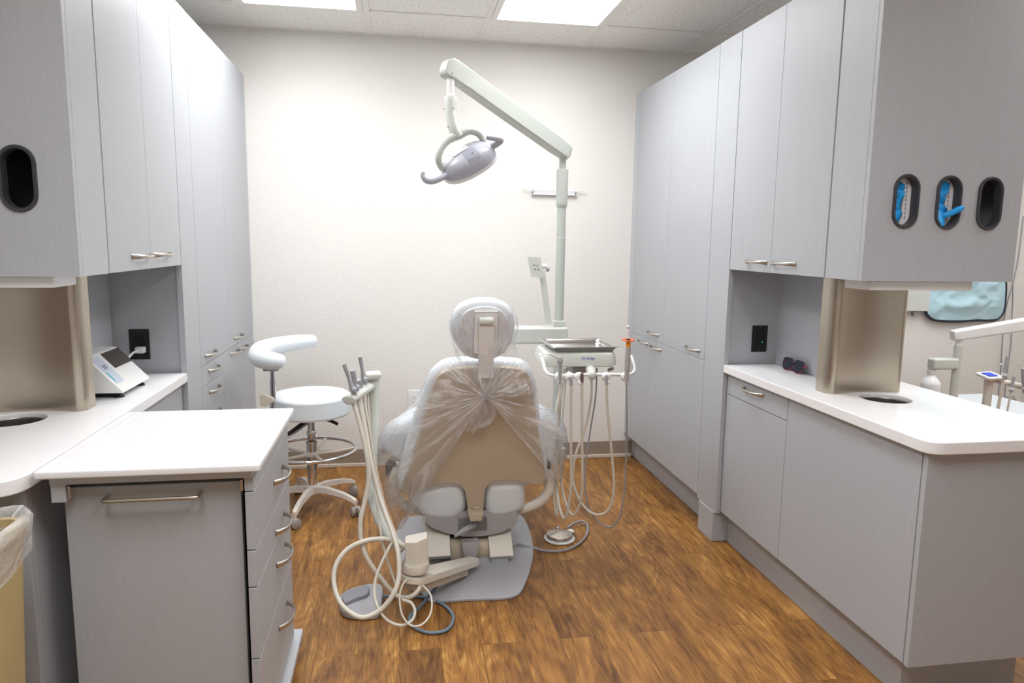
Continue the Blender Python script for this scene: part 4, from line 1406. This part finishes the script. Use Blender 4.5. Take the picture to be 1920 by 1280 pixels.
# lamp head
hc = at(877, 299, Y=YA - .035)
la, lb = at(836, 328, Y=YA - .055), at(922, 277, Y=YA - .015)
ux = (lb - la).normalized()
nv = Vector((-.30, -.62, .72)); nv = (nv - ux * nv.dot(ux)).normalized()
uy = nv.cross(ux).normalized()
Lh = (lb - la).length / 2 * 1.08
g = G(); rings = []
NS = 40
rim = [(Lh * math.copysign(abs(math.cos(a)) ** .8, math.cos(a)), .075 * math.copysign(abs(math.sin(a)) ** .9, math.sin(a))) for a in [2 * PI * k / NS for k in range(NS)]]
hc0 = hc - nv * .038
for f, z in ((.90, -.004), (1.0, .0), (1.02, .008), (1.0, .016)):
    rings.append([hc0 + ux * x * f + uy * y * f + nv * z for x, y in rim])
build('lens_rim', G().loft(rings), WPLAS, t)
g = G(); rings = []
for f, z in ((1.0, .016), (.99, .03), (.95, .045), (.86, .060), (.70, .072), (.45, .080), (.15, .083), (.01, .083)):
    rings.append([hc0 + ux * x * f + uy * y * f + nv * z for x, y in rim])
hd_ = build('lamp_head', G().loft(rings), LAMPG, t, angle=1.0)


def head_patch(xs, ys_, lift, name, m):
    """curved cover following the dome"""
    rows = []
    for v in ys_:
        row = []
        for u in xs(v):
            f = min(.999, math.hypot(u / Lh, v / .075))
            prof = [(0, .083), (.15, .083), (.45, .080), (.70, .072), (.86, .060), (.95, .045), (1, .016)]
            z = .016
            for (f0, z0), (f1, z1) in zip(prof, prof[1:]):
                if f0 <= f <= f1: z = z0 + (z1 - z0) * (f - f0) / (f1 - f0)
            row.append(hc0 + ux * u + uy * v + nv * (z + lift))
        rows.append(row)
    return build(name, G().loft(rows, closed=False), m, hd_, angle=1.0)


yl = [-.068 + .004 * k for k in range(19)]
sgn = 1 if uy.z < 0 else -1
head_patch(lambda v: [(-.026 + .052 * k / 8) * (.75 + 3.5 * (v * sgn + .07)) + .008 for k in range(9)] if True else 0, [q * sgn for q in [.004 + .0035 * k for k in range(18)]], .0018, 'rear_cover', LAMPD)
head_patch(lambda v: [-.055 + .075 * k / 8 for k in range(9)], [-q * sgn for q in [.002 + .0035 * k for k in range(16)]], .003, 'heat_vent_cover', WPLAS)
p_ = hc0 + ux * .012 + uy * (.036 * sgn) + nv * .0795
build('screw', G().ball(p_, .003, n=10), BLACK, hd_)
# grips
g = G()
for pts in ([(838, 328, -.07), (828, 333, -.08), (812, 339, -.09), (800, 338, -.095), (793, 330, -.095), (793, 323, -.095)],):
    g.tube([at(x, y, Y=YA + d) for x, y, d in pts], [.012, .013, .014, .013, .010, .008], 12)
build('grip', g, LAMPG, t)
g = G()
g.tube([at(x, y, Y=YA + d) for x, y, d in [(912, 278, -.02), (924, 274, -.03), (934, 268, -.04), (939, 262, -.05), (926, 259, -.055), (912, 257, -.055)]], [.014, .013, .013, .012, .012, .010], 12)
build('grip', g, LAMPG, t)

# monitor bracket clamped to the lamp post
mz = at(1047, 606, Y=YP).z
t = thing('monitor_bracket', 'bare off-white monitor mounting bracket clamped to the lamp post', 'monitor bracket', (LX, YP, mz))
g = G(); g.box(LX - .026, LX + .028, YP - .028, YP + .028, mz - .014, mz + .014, .003)
build('clamp', g, OFFW, t)
Ym = YP - .03
q0, q1, q2 = at(1037, 604, Y=Ym), at(1034, 600, Y=Ym), at(1016, 514, Y=Ym)
g = G()
g.obox((q0 + at(1026, 602, Y=Ym)) / 2, (1, 0, 0), (0, 1, 0), (0, 0, 1), .022, .012, .003)
build('foot_plate', g, OFFW, t)
g = G(); dv2 = (q2 - q1)
g.obox((at(1028, 602, Y=Ym) + at(1016, 508, Y=Ym)) / 2, (1, 0, 0), (at(1016, 508, Y=Ym) - at(1028, 602, Y=Ym)), (0, 1, 0), .0145, .125, .003, .001)
build('arm', g, OFFW, t)
pc_ = [at(x, y, Y=Ym - .02) for x, y in ((989, 481), (1013, 482), (1021, 521), (996, 519))]
g = G(); c = sum(pc_, Vector()) / 4
nb = (pc_[1] - pc_[0]).cross(pc_[3] - pc_[0]).normalized()
rings = [[p + nb * .002 for p in pc_], [p - nb * .002 for p in pc_]]
g.loft(rings)
vp = build('mounting_plate', g, OFFW, t)
for u, v in ((-.12, -.1), (.14, -.08), (-.1, .1), (.16, .12)):
    pp_ = c + (pc_[1] - pc_[0]) * u + (pc_[3] - pc_[0]) * v
    build('screw', G().ball(pp_ + Vector((0, -.002, 0)), .0035, n=10), GREYD, vp)
g = G()
k0 = at(1020, 499, Y=Ym + .01)
g.lathe([(0, -.012), (.012, -.012), (.012, .012), (0, .012)], k0, (1, 0, 0), 18)
build('tilt_joint', g, WPLAS, t)
g = G(); g.lathe([(0, 0), (.013, 0), (.013, .012), (.009, .016), (0, .016)], at(1024, 504, Y=Ym + .01), (1, -.1, 0), 8)
build('tilt_knob', g, GREYP, t)

# ------------------------------------------------------------------ delivery unit
YD = 2.78
t = thing('delivery_unit', 'white instrument delivery head with curved holder bar under the steel tray', 'delivery unit', (.76, 2.95, .8))
a, b = at(964, 616, Y=3.30), at(1064, 643, Y=3.30)
g = G(); g.box(.45, LX + .036, YP - .05, YP + .05, at(1010, 645, Y=YP - .05).z, at(1010, 614, Y=YP - .05).z, .012, 3)
build('swing_arm', g, OFFW, t)
hx0, hx1 = at(1018, 675, Y=YD).x, at(1160, 675, Y=YD).x
zt_, zb_ = .888, at(1100, 688, Y=YD).z
o2 = round_poly([(hx0, YD + .01), (hx1 - .02, YD - .01), (hx1, YD + .03), (hx1 - .02, YD + .27), (hx0 + .015, YD + .27)], .03, 6)
rings = []
cxy = Vector((sum(p[0] for p in o2) / len(o2), sum(p[1] for p in o2) / len(o2)))
for f, z in ((.92, zb_), (.99, zb_ + .004), (1.0, zb_ + .015), (.985, zt_ - .03), (.95, zt_ - .006), (.9, zt_)):
    rings.append([(cxy.x + (p[0] - cxy.x) * f, cxy.y + (p[1] - cxy.y) * f, z) for p in o2])
hd = build('head', G().loft(rings), OFFW, t)
# logo
cu_ = bpy.data.curves.new('logo', 'FONT'); cu_.body = 'DCIedge'; cu_.size = .016; cu_.extrude = .0004; cu_.align_x = 'CENTER'
fo = bpy.data.objects.new('logo', cu_); COL.objects.link(fo)
bpy.context.view_layer.update()
me = bpy.data.meshes.new_from_object(fo.evaluated_get(bpy.context.evaluated_depsgraph_get()))
bpy.data.objects.remove(fo)
me.materials.append(LOGO)
lo = bpy.data.objects.new('logo', me); COL.objects.link(lo)
lp = at(1103, 674, Y=YD - .0035)
me.transform(Matrix.Translation(lp - Vector(t.location)) @ Matrix.Rotation(-.065, 4, 'Z') @ Matrix.Rotation(PI / 2 - .12, 4, 'X'))
lo.parent = hd
# chest under head and arm boss
g = G(); g.prism(px_poly([(1070, 688), (1100, 688), (1092, 702), (1076, 702)], YD + .08), 'xz', YD + .06, YD + .2)
build('under_block', g, GREYP, t)
YB = 2.70
g = G()
g.tube([at(1105, 684, Y=YD + .06), at(1107, 693, Y=YD), at(1110, 703, Y=YB)], [.020, .020, .017], 16)
g.ball(at(1110, 703, Y=YB), (.018, .018, .02))
build('bar_boss', g, OFFW, t)
g = G()
bar = [(1013, 664, YD + .05), (1018, 676, YD), (1022, 692, YB + .03), (1030, 702, YB), (1045, 704, YB), (1080, 703, YB), (1110, 702, YB), (1150, 702, YB), (1178, 702, YB), (1188, 697, YB + .01), (1190, 688, YB + .02), (1186, 674, YB + .04), (1183, 667, YB + .06)]
g.tube([at(x, y, Y=Y) for x, y, Y in bar], .0062, 12, sub=5)
br_ = build('holder_bar', g, WPLAS, t)
for px in (1048, 1067, 1085, 1136, 1172):
    c = at(px, 706, Y=YB - .004)
    g = G(); g.ball(c, (.0195, .017, .0195)); g.lathe([(0, 0), (.011, 0), (.011, .014), (0, .014)], c + Vector((.002, -.016, -.012)), (0, -.4, -1), 14)
    build('holder', g, WPLAS, br_)
g = G(); c = at(1145, 692, Y=YD + .06)
build('side_knob', G().obox(c, (1, 0, .3), (0, 1, 0), (0, 0, 1), .012, .01, .006, .003), GREYP, t)

# steel tray on the delivery head
zT = .899
x0, x1, y0, y1 = .627, .93, 2.79, 3.075
t = thing('instrument_tray', 'empty rectangular stainless steel tray on the delivery head', 'tray', ((x0 + x1) / 2, (y0 + y1) / 2, zT - .01))
rings = []
for i, z in ((.030, -.009), (.022, .006), (.014, .0115), (.0, .013), (-.002, .0105), (.012, .0085), (.020, .003), (.028, -.0105), (.06, -.0105)):
    rings.append([(a_, b_, zT + z) for a_, b_ in round_poly([(x0 + i, y0 + i), (x1 - i, y0 + i), (x1 - i, y1 - i), (x0 + i, y1 - i)], .02, 5)])
build('tray', G().loft(rings[::-1]), GREYSTEEL, t)


def dhand(label, head, path, rad, m, kind):
    """instrument hanging in the holder bar, with its hose"""
    a = at(*head[0][:2], Y=head[0][2])
    h = thing('handpiece', label, 'handpiece', a, 'delivery instruments')
    g = G()
    pts = [at(x, y, Y=Y) for x, y, Y, r in head]
    g.tube(pts, [r for x, y, Y, r in head], 14, sub=4)
    bd = build('body', g, m, h)
    p3 = [at(x, y, Y=Y) for x, y, Y in path]
    for p in p3: p.z = max(p.z, .012)
    g = G(); g.tube(p3, rad, 10, sub=7)
    build('hose', g, GREYHOSE if kind == 'cure' else HOSE, h)
    return h, bd


YH = YB - .03
h, bd = dhand('grey air-water syringe with curved steel tip, leftmost on the holder bar',
              [(1050, 669, YH, .009), (1050, 676, YH, .0125), (1050, 684, YH, .0085), (1050, 700, YH, .0075), (1050, 720, YH, .0065)],
              [(1050, 720, YH), (1049, 760, YH), (1047, 800, 2.74), (1043, 860, 2.78), (1038, 920, 2.8), (1043, 965, 2.8), (1045, 940, 2.84), (1040, 880, 2.88), (1042, 780, 2.92), (1052, 720, 2.95), (1058, 690, 2.95)], .0048, GREYB, 'syr')
g = G(); g.tube([at(1048, 672, Y=YH), at(1040, 669, Y=YH), at(1030, 664, Y=YH), at(1018, 664, Y=YH), at(1013, 668, Y=YH)], [.0022, .0018, .0015, .0015, .0015], 8)
build('tip', g, CHROME, bd)
dhand('short grey handpiece coupling second from left on the holder bar',
      [(1069, 706, YH, .0065), (1070, 712, YH, .008), (1071, 722, YH, .006)],
      [(1071, 722, YH), (1070, 800, 2.68), (1071, 890, 2.70), (1068, 935, 2.72), (1062, 966, 2.74), (1056, 970, 2.76), (1048, 945, 2.8), (1044, 900, 2.84), (1043, 840, 2.88), (1050, 760, 2.92), (1060, 690, 2.94)], .0058, GREYB, 'c')
dhand('short brown and black handpiece coupling third from left on the holder bar',
      [(1091, 700, YH, .0065), (1091, 708, YH, .0075), (1091, 717, YH, .0065)],
      [(1091, 717, YH), (1091, 800, 2.68), (1092, 880, 2.7), (1090, 930, 2.72), (1083, 955, 2.74), (1074, 966, 2.76), (1064, 950, 2.79), (1054, 915, 2.83), (1050, 860, 2.87), (1054, 780, 2.9), (1062, 690, 2.93)], .0058, mat('brown_metal', (128, 110, 104), .35, .6), 'c')
dhand('short grey handpiece coupling right of the white boss on the holder bar',
      [(1137, 703, YH, .0065), (1137, 710, YH, .008), (1137, 721, YH, .006)],
      [(1137, 721, YH), (1139, 770, 2.68), (1146, 840, 2.70), (1151, 900, 2.72), (1148, 940, 2.74), (1136, 960, 2.76), (1116, 964, 2.78), (1096, 950, 2.80), (1079, 920, 2.83), (1074, 890, 2.85), (1080, 850, 2.87), (1098, 800, 2.88), (1108, 745, 2.88), (1109, 700, 2.86)], .0055, GREYB, 'c')
h, bd = dhand('grey curing light with orange shield at the right end of the holder bar',
              [(1178, 636, YH, .007), (1178, 642, YH, .008), (1178, 652, YH, .0105), (1177, 670, YH, .012), (1176, 688, YH, .011), (1175, 705, YH, .009), (1175, 716, YH, .008)],
              [(1175, 716, YH), (1175, 760, YH), (1175, 820, 2.7), (1172, 900, 2.72), (1167, 950, 2.74), (1158, 978, 2.76), (1142, 988, 2.78), (1120, 976, 2.8), (1104, 950, 2.82), (1097, 910, 2.84), (1099, 860, 2.86), (1108, 800, 2.88), (1117, 740, 2.9), (1119, 690, 2.9)], .0036, mat('light_grey_grip', (176, 172, 170), .4), 'cure')
c = at(1178, 637, Y=YH)
build('shield', G().lathe([(0, -.0012), (.026, -.0012), (.0265, 0), (.026, .0012), (0, .0012)], c, (0, -.12, 1), 32), ORANGE, bd)
build('collar', G().lathe([(0, .001), (.008, .001), (.008, .005), (0, .005)], c, (0, -.12, 1), 18), BLACK, bd)
g = G(); g.tube([at(1178, 640, Y=YH), at(1178, 650, Y=YH)], [.0085, .0105], 16, smooth=False)
build('amber_ring', g, AMBER, bd)
g = G(); g.tube([c + Vector((0, 0, .004)), at(1178, 622, Y=YH), at(1178, 616, Y=YH), at(1177, 611, Y=YH - .01)], [.0068, .0066, .0055, .004], 14)
build('light_guide', g, WPLAS, bd)

# ------------------------------------------------------------------ the neighbouring bay, seen over the right counter
# lead apron hanging on the wall
ap = [(1752, 360), (1738, 520), (1733, 560), (1734, 580), (1743, 595), (1762, 601), (1800, 602), (1830, 600), (1862, 600), (1874, 594), (1882, 580), (1885, 550), (1885, 520), (1880, 360)]
ya = D - .03
pts = [at(x, y, Y=ya) for x, y in ap]
t = thing('lead_apron', 'pale blue lead apron with navy edge hanging on the wall of the neighbouring bay', 'lead apron', (sum(p.x for p in pts) / len(pts), D, 1.0))
x0 = min(p.x for p in pts); x1 = max(p.x for p in pts); z1 = max(p.z for p in pts)
NX, NZ = 44, 60
outl2 = cr_closed([Vector((p.x, p.z, 0)) for p in pts], 5)


def span(z):
    xs = []
    m = len(outl2)
    for i in range(m):
        a, b = outl2[i], outl2[(i + 1) % m]
        if (a.y - z) * (b.y - z) < 0:
            xs.append(a.x + (b.x - a.x) * (z - a.y) / (b.y - a.y))
    return (min(xs), max(xs)) if len(xs) >= 2 else None


zmin = min(p.y for p in outl2); zmax = max(p.y for p in outl2)
rows = []
for i in range(NZ + 1):
    z = zmin + .0015 + (zmax - zmin - .003) * (i / NZ)
    sp = span(z)
    row = []
    for j in range(NX + 1):
        x = sp[0] + (sp[1] - sp[0]) * j / NX
        q = Vector((x * 9, z * 14, 0))
        w_ = noise.noise(q + Vector((noise.noise(q * .6) * 2, 0, 0))) * .5 + abs(noise.noise(q * 1.9 + Vector((5, 2, 1)))) * .45
        ed = min(1, 6 * min(j, NX - j) / NX, 8 * i / NZ)
        row.append(Vector((x, ya - .004 - .045 * ed * (.5 + w_), z)))
    rows.append(row)
rows_b = [[Vector((p.x, D - .004, p.z)) for p in r] for r in rows]
g = G(); g.loft(rows, closed=False)
build('panel', g, APRON, t, angle=3.0)
g = G(); g.tube([(p.x, ya, p.y) for p in outl2], .0095, 8, closed=True, sub=1)
build('binding', g, BINDING, t)
g = G(); c = at(1815, 362, Y=D - .02)
g.tube([(c.x, D - .001, c.z), (c.x, D - .05, c.z), (c.x, D - .06, c.z + .03)], .006, 10)
build('hook', g, CHROME, t)

# white wall box left of the apron
a, b = at(1690, 470, Y=D), at(1731, 582, Y=D)
t = thing('wall_box', 'pale box fixed to the wall left of the blue apron, mostly hidden', 'wall box', ((a.x + b.x) / 2, D, b.z))
build('case', G().box(a.x, b.x, D - .05, D - .0003, b.z, a.z, .004), OFFW, t)
c = at(1716, 591, Y=D - .02)
build('latch', G().box(c.x - .016, c.x + .01, D - .03, D - .001, b.z - .035, b.z - .0002, .003), GREYP, t)

# light with post and bottle of the neighbouring unit
YN = 3.3
q = at(1793, 700, Y=YN)
t = thing('bottle_post', 'off-white post with long arm in the neighbouring bay behind the right counter', 'dental arm', (q.x, YN, 0))
g = G(); top_ = at(1798, 648, Y=YN)
PXn = at(1796, 660, Y=YN).x
g.tube([(PXn, YN, .05), (PXn, YN, top_.z)], .0215, 20, smooth=False)
build('post', g, OFFW, t)
g = G(); g.tube([(PXn, YN, top_.z), (PXn, YN, top_.z + .04)], .017, 20, smooth=False)
build('post_neck', g, WPLAS, t)
g = G(); g.lathe([(0, 0), (.14, 0), (.15, .02), (.05, .05), (0, .05)], (PXn, YN, 0), n=32)
build('post_foot', g, GREYB, t)
e0 = at(1796, 627, Y=YN); e0.x = PXn
e1 = at(1945, 604, Y=YN - .05)
dv = (e1 - e0).normalized(); hz_ = Vector((-dv.y, dv.x, 0)).normalized(); upv = dv.cross(hz_); upv = upv if upv.z > 0 else -upv
g = G(); rings = []
for s_, h_, w_ in ((-.105, .018, .016), (-.09, .026, .024), (0, .029, .028), (.5, .031, .028), (1, .034, .028), (3, .036, .028), (3.05, .02, .02)):
    c = e0 + (e1 - e0) * s_
    rings.append([c + hz_ * u + upv * v for u, v in round_poly([(-w_, -h_), (w_, -h_), (w_, h_), (-w_, h_)], .012, 4)])
g.loft(rings)
build('arm', g, WPLAS, t)
b0, b1 = at(1748, 683, Y=YN), at(1785, 683, Y=YN)
g = G(); g.box(b0.x - .012, PXn - .005, YN - .028, YN + .028, at(1760, 692, Y=YN).z, at(1760, 671, Y=YN).z, .012, 3)
build('bottle_arm', g, OFFW, t)
g = G(); zb = at(1748, 692, Y=YN).z
bo = thing('water_bottle', 'white plastic water bottle hanging under the post arm in the neighbouring bay', 'bottle', (b0.x, YN, zb - .24))
build('bottle', G().lathe([(0, -.24), (.044, -.24), (.048, -.23), (.048, -.085), (.045, -.068), (.032, -.048), (.020, -.036), (.018, -.022), (.018, -.004), (0, -.004)], (b0.x, YN, zb), n=32), mat('milky_bottle', (240, 242, 244), .35), bo)
build('cap', G().lathe([(0, -.024), (.021, -.024), (.021, -.0005), (0, -.0005)], (b0.x, YN, zb), n=28), WPLAS, bo)

# delivery post with blue keypad
YK = 3.05
kx = at(1852, 735, Y=YK).x
t = thing('keypad_stand', 'grey-white stand with blue keypad and holder bar in the neighbouring bay', 'delivery unit', (kx, YK, 0))
zt_ = at(1852, 712, Y=YK).z
g = G(); g.tube([(kx, YK, .04), (kx, YK, zt_ - .04)], .020, 18, smooth=False)
g.lathe([(.020, zt_ - .045), (.021, zt_ - .04), (.022, zt_), (0, zt_)], (kx, YK, 0), n=24)
build('post', g, OFFW2, t)
build('foot', G().lathe([(0, 0), (.12, 0), (.13, .02), (.04, .045), (0, .045)], (kx, YK, 0), n=28), GREYB, t)
g = G(); c = at(1856, 706, Y=YK)
g.obox(c + Vector((0, 0, .004)), (1, 0, .03), (0, 1, .15), (0, -.15, 1), .046, .045, .010, .008)
kp = build('keypad', g, WPLAS, t)
g = G(); g.obox(c + Vector((-.014, -.012, .0145)), (1, 0, .03), (0, 1, .15), (0, -.15, 1), .024, .026, .0015)
build('display', g, BLUEKEY, kp, label='blue display')
hb0, hb1 = at(1868, 713, Y=YK), at(1935, 729, Y=YK - .06)
g = G(); g.tube([hb0 - (hb1 - hb0) * .1, hb0, (hb0 + hb1) / 2, hb1], [.012, .014, .015, .014], 14)
build('holder_bar', g, OFFW2, t)
for lab, tp, bt, top_m in (('grey handpiece tip standing in the neighbouring holder, left one', (1889, 668), (1872, 762), 0), ('short grey handpiece in the neighbouring holder, right of the tall one', (1901, 706), (1889, 768), 1), ('air-water syringe with long bent steel tip at the right edge of the photo', (1919, 690), (1924, 790), 2)):
    Yk = YK - .04 - .02 * top_m
    a = at(*tp, Y=Yk); b = at(*bt, Y=Yk)
    h = thing('handpiece', lab, 'handpiece', a, 'instruments of the neighbouring bay')
    m_ = a.lerp(b, .45)
    g = G(); g.tube([a, a.lerp(b, .12), a.lerp(b, .3), m_], [.0075, .0075, .0085, .0095] if top_m != 2 else [.012, .012, .011, .0105], 14)
    build('body', g, GREYB, h)
    build('hose', G().tube([m_, b, b + Vector((-.01, .0, -.12))], .0075 if top_m == 0 else .005, 10), HOSE, h)
    c = a.lerp(b, .36)
    build('collar', G().lathe([(0, -.006), (.013, -.006), (.013, .006), (0, .006)], c, (a - b), 16), WPLAS, h)
    if top_m == 2:
        g = G(); g.tube([at(1918, 690, Y=Yk), at(1905, 685, Y=Yk), at(1890, 681, Y=Yk), at(1880, 681, Y=Yk), at(1875, 684, Y=Yk)], .0016, 8)
        build('tip', g, CHROME, h)
# cables hanging on the neighbouring wall
g = G()
c1 = [(1919, 405), (1914, 445), (1908, 490), (1898, 535), (1888, 570), (1882, 605), (1879, 650), (1876, 700), (1872, 740), (1878, 765)]
g.tube([at(x, y, Y=D - .012) for x, y in c1], .0035, 8)
c2 = [(1899, 528), (1899, 565), (1897, 600), (1896, 640), (1892, 670), (1886, 720), (1884, 750), (1890, 757), (1900, 748), (1904, 752), (1898, 760), (1886, 757), (1882, 752), (1890, 744), (1902, 744)]
g.tube([at(x, y, Y=D - .012) for x, y in c2], .0035, 8)
tag(build('wall_cables', g, GREYHOSE), 'thin grey cables hanging down the wall right of the blue apron', 'cable')

# white seat of the neighbouring chair
c = at(1900, 768, Y=3.45)
t = thing('patient_chair', 'white upholstered chair part showing low at the right edge in the neighbouring bay', 'dental chair', (3.35, 3.45, 0))
zt_ = at(1900, 757, Y=3.45).z
g = G(); g.box(3.10, 3.62, 3.2, 3.75, zt_ - .09, zt_, .03, 4)
build('seat_cushion', g, VINYL, t)
g = G(); g.box(3.18, 3.54, 3.3, 3.7, .12, zt_ - .09, .02)
build('lift_column', g, GREYB, t)
g = G(); g.box(3.1, 3.62, 3.0, 3.8, 0, .02, .008)
build('base_plate', g, GREYB, t)

# ------------------------------------------------------------------ world and view
w = bpy.data.worlds.new('world'); S.world = w; w.use_nodes = True
bg = w.node_tree.nodes['Background']
bg.inputs['Color'].default_value = (1.0, .96, .91, 1)
bg.inputs['Strength'].default_value = .5
S.view_settings.view_transform = 'Standard'
S.view_settings.look = 'None'
S.view_settings.gamma = 1
S.view_settings.use_curve_mapping = False
S.view_settings.exposure = 0.0
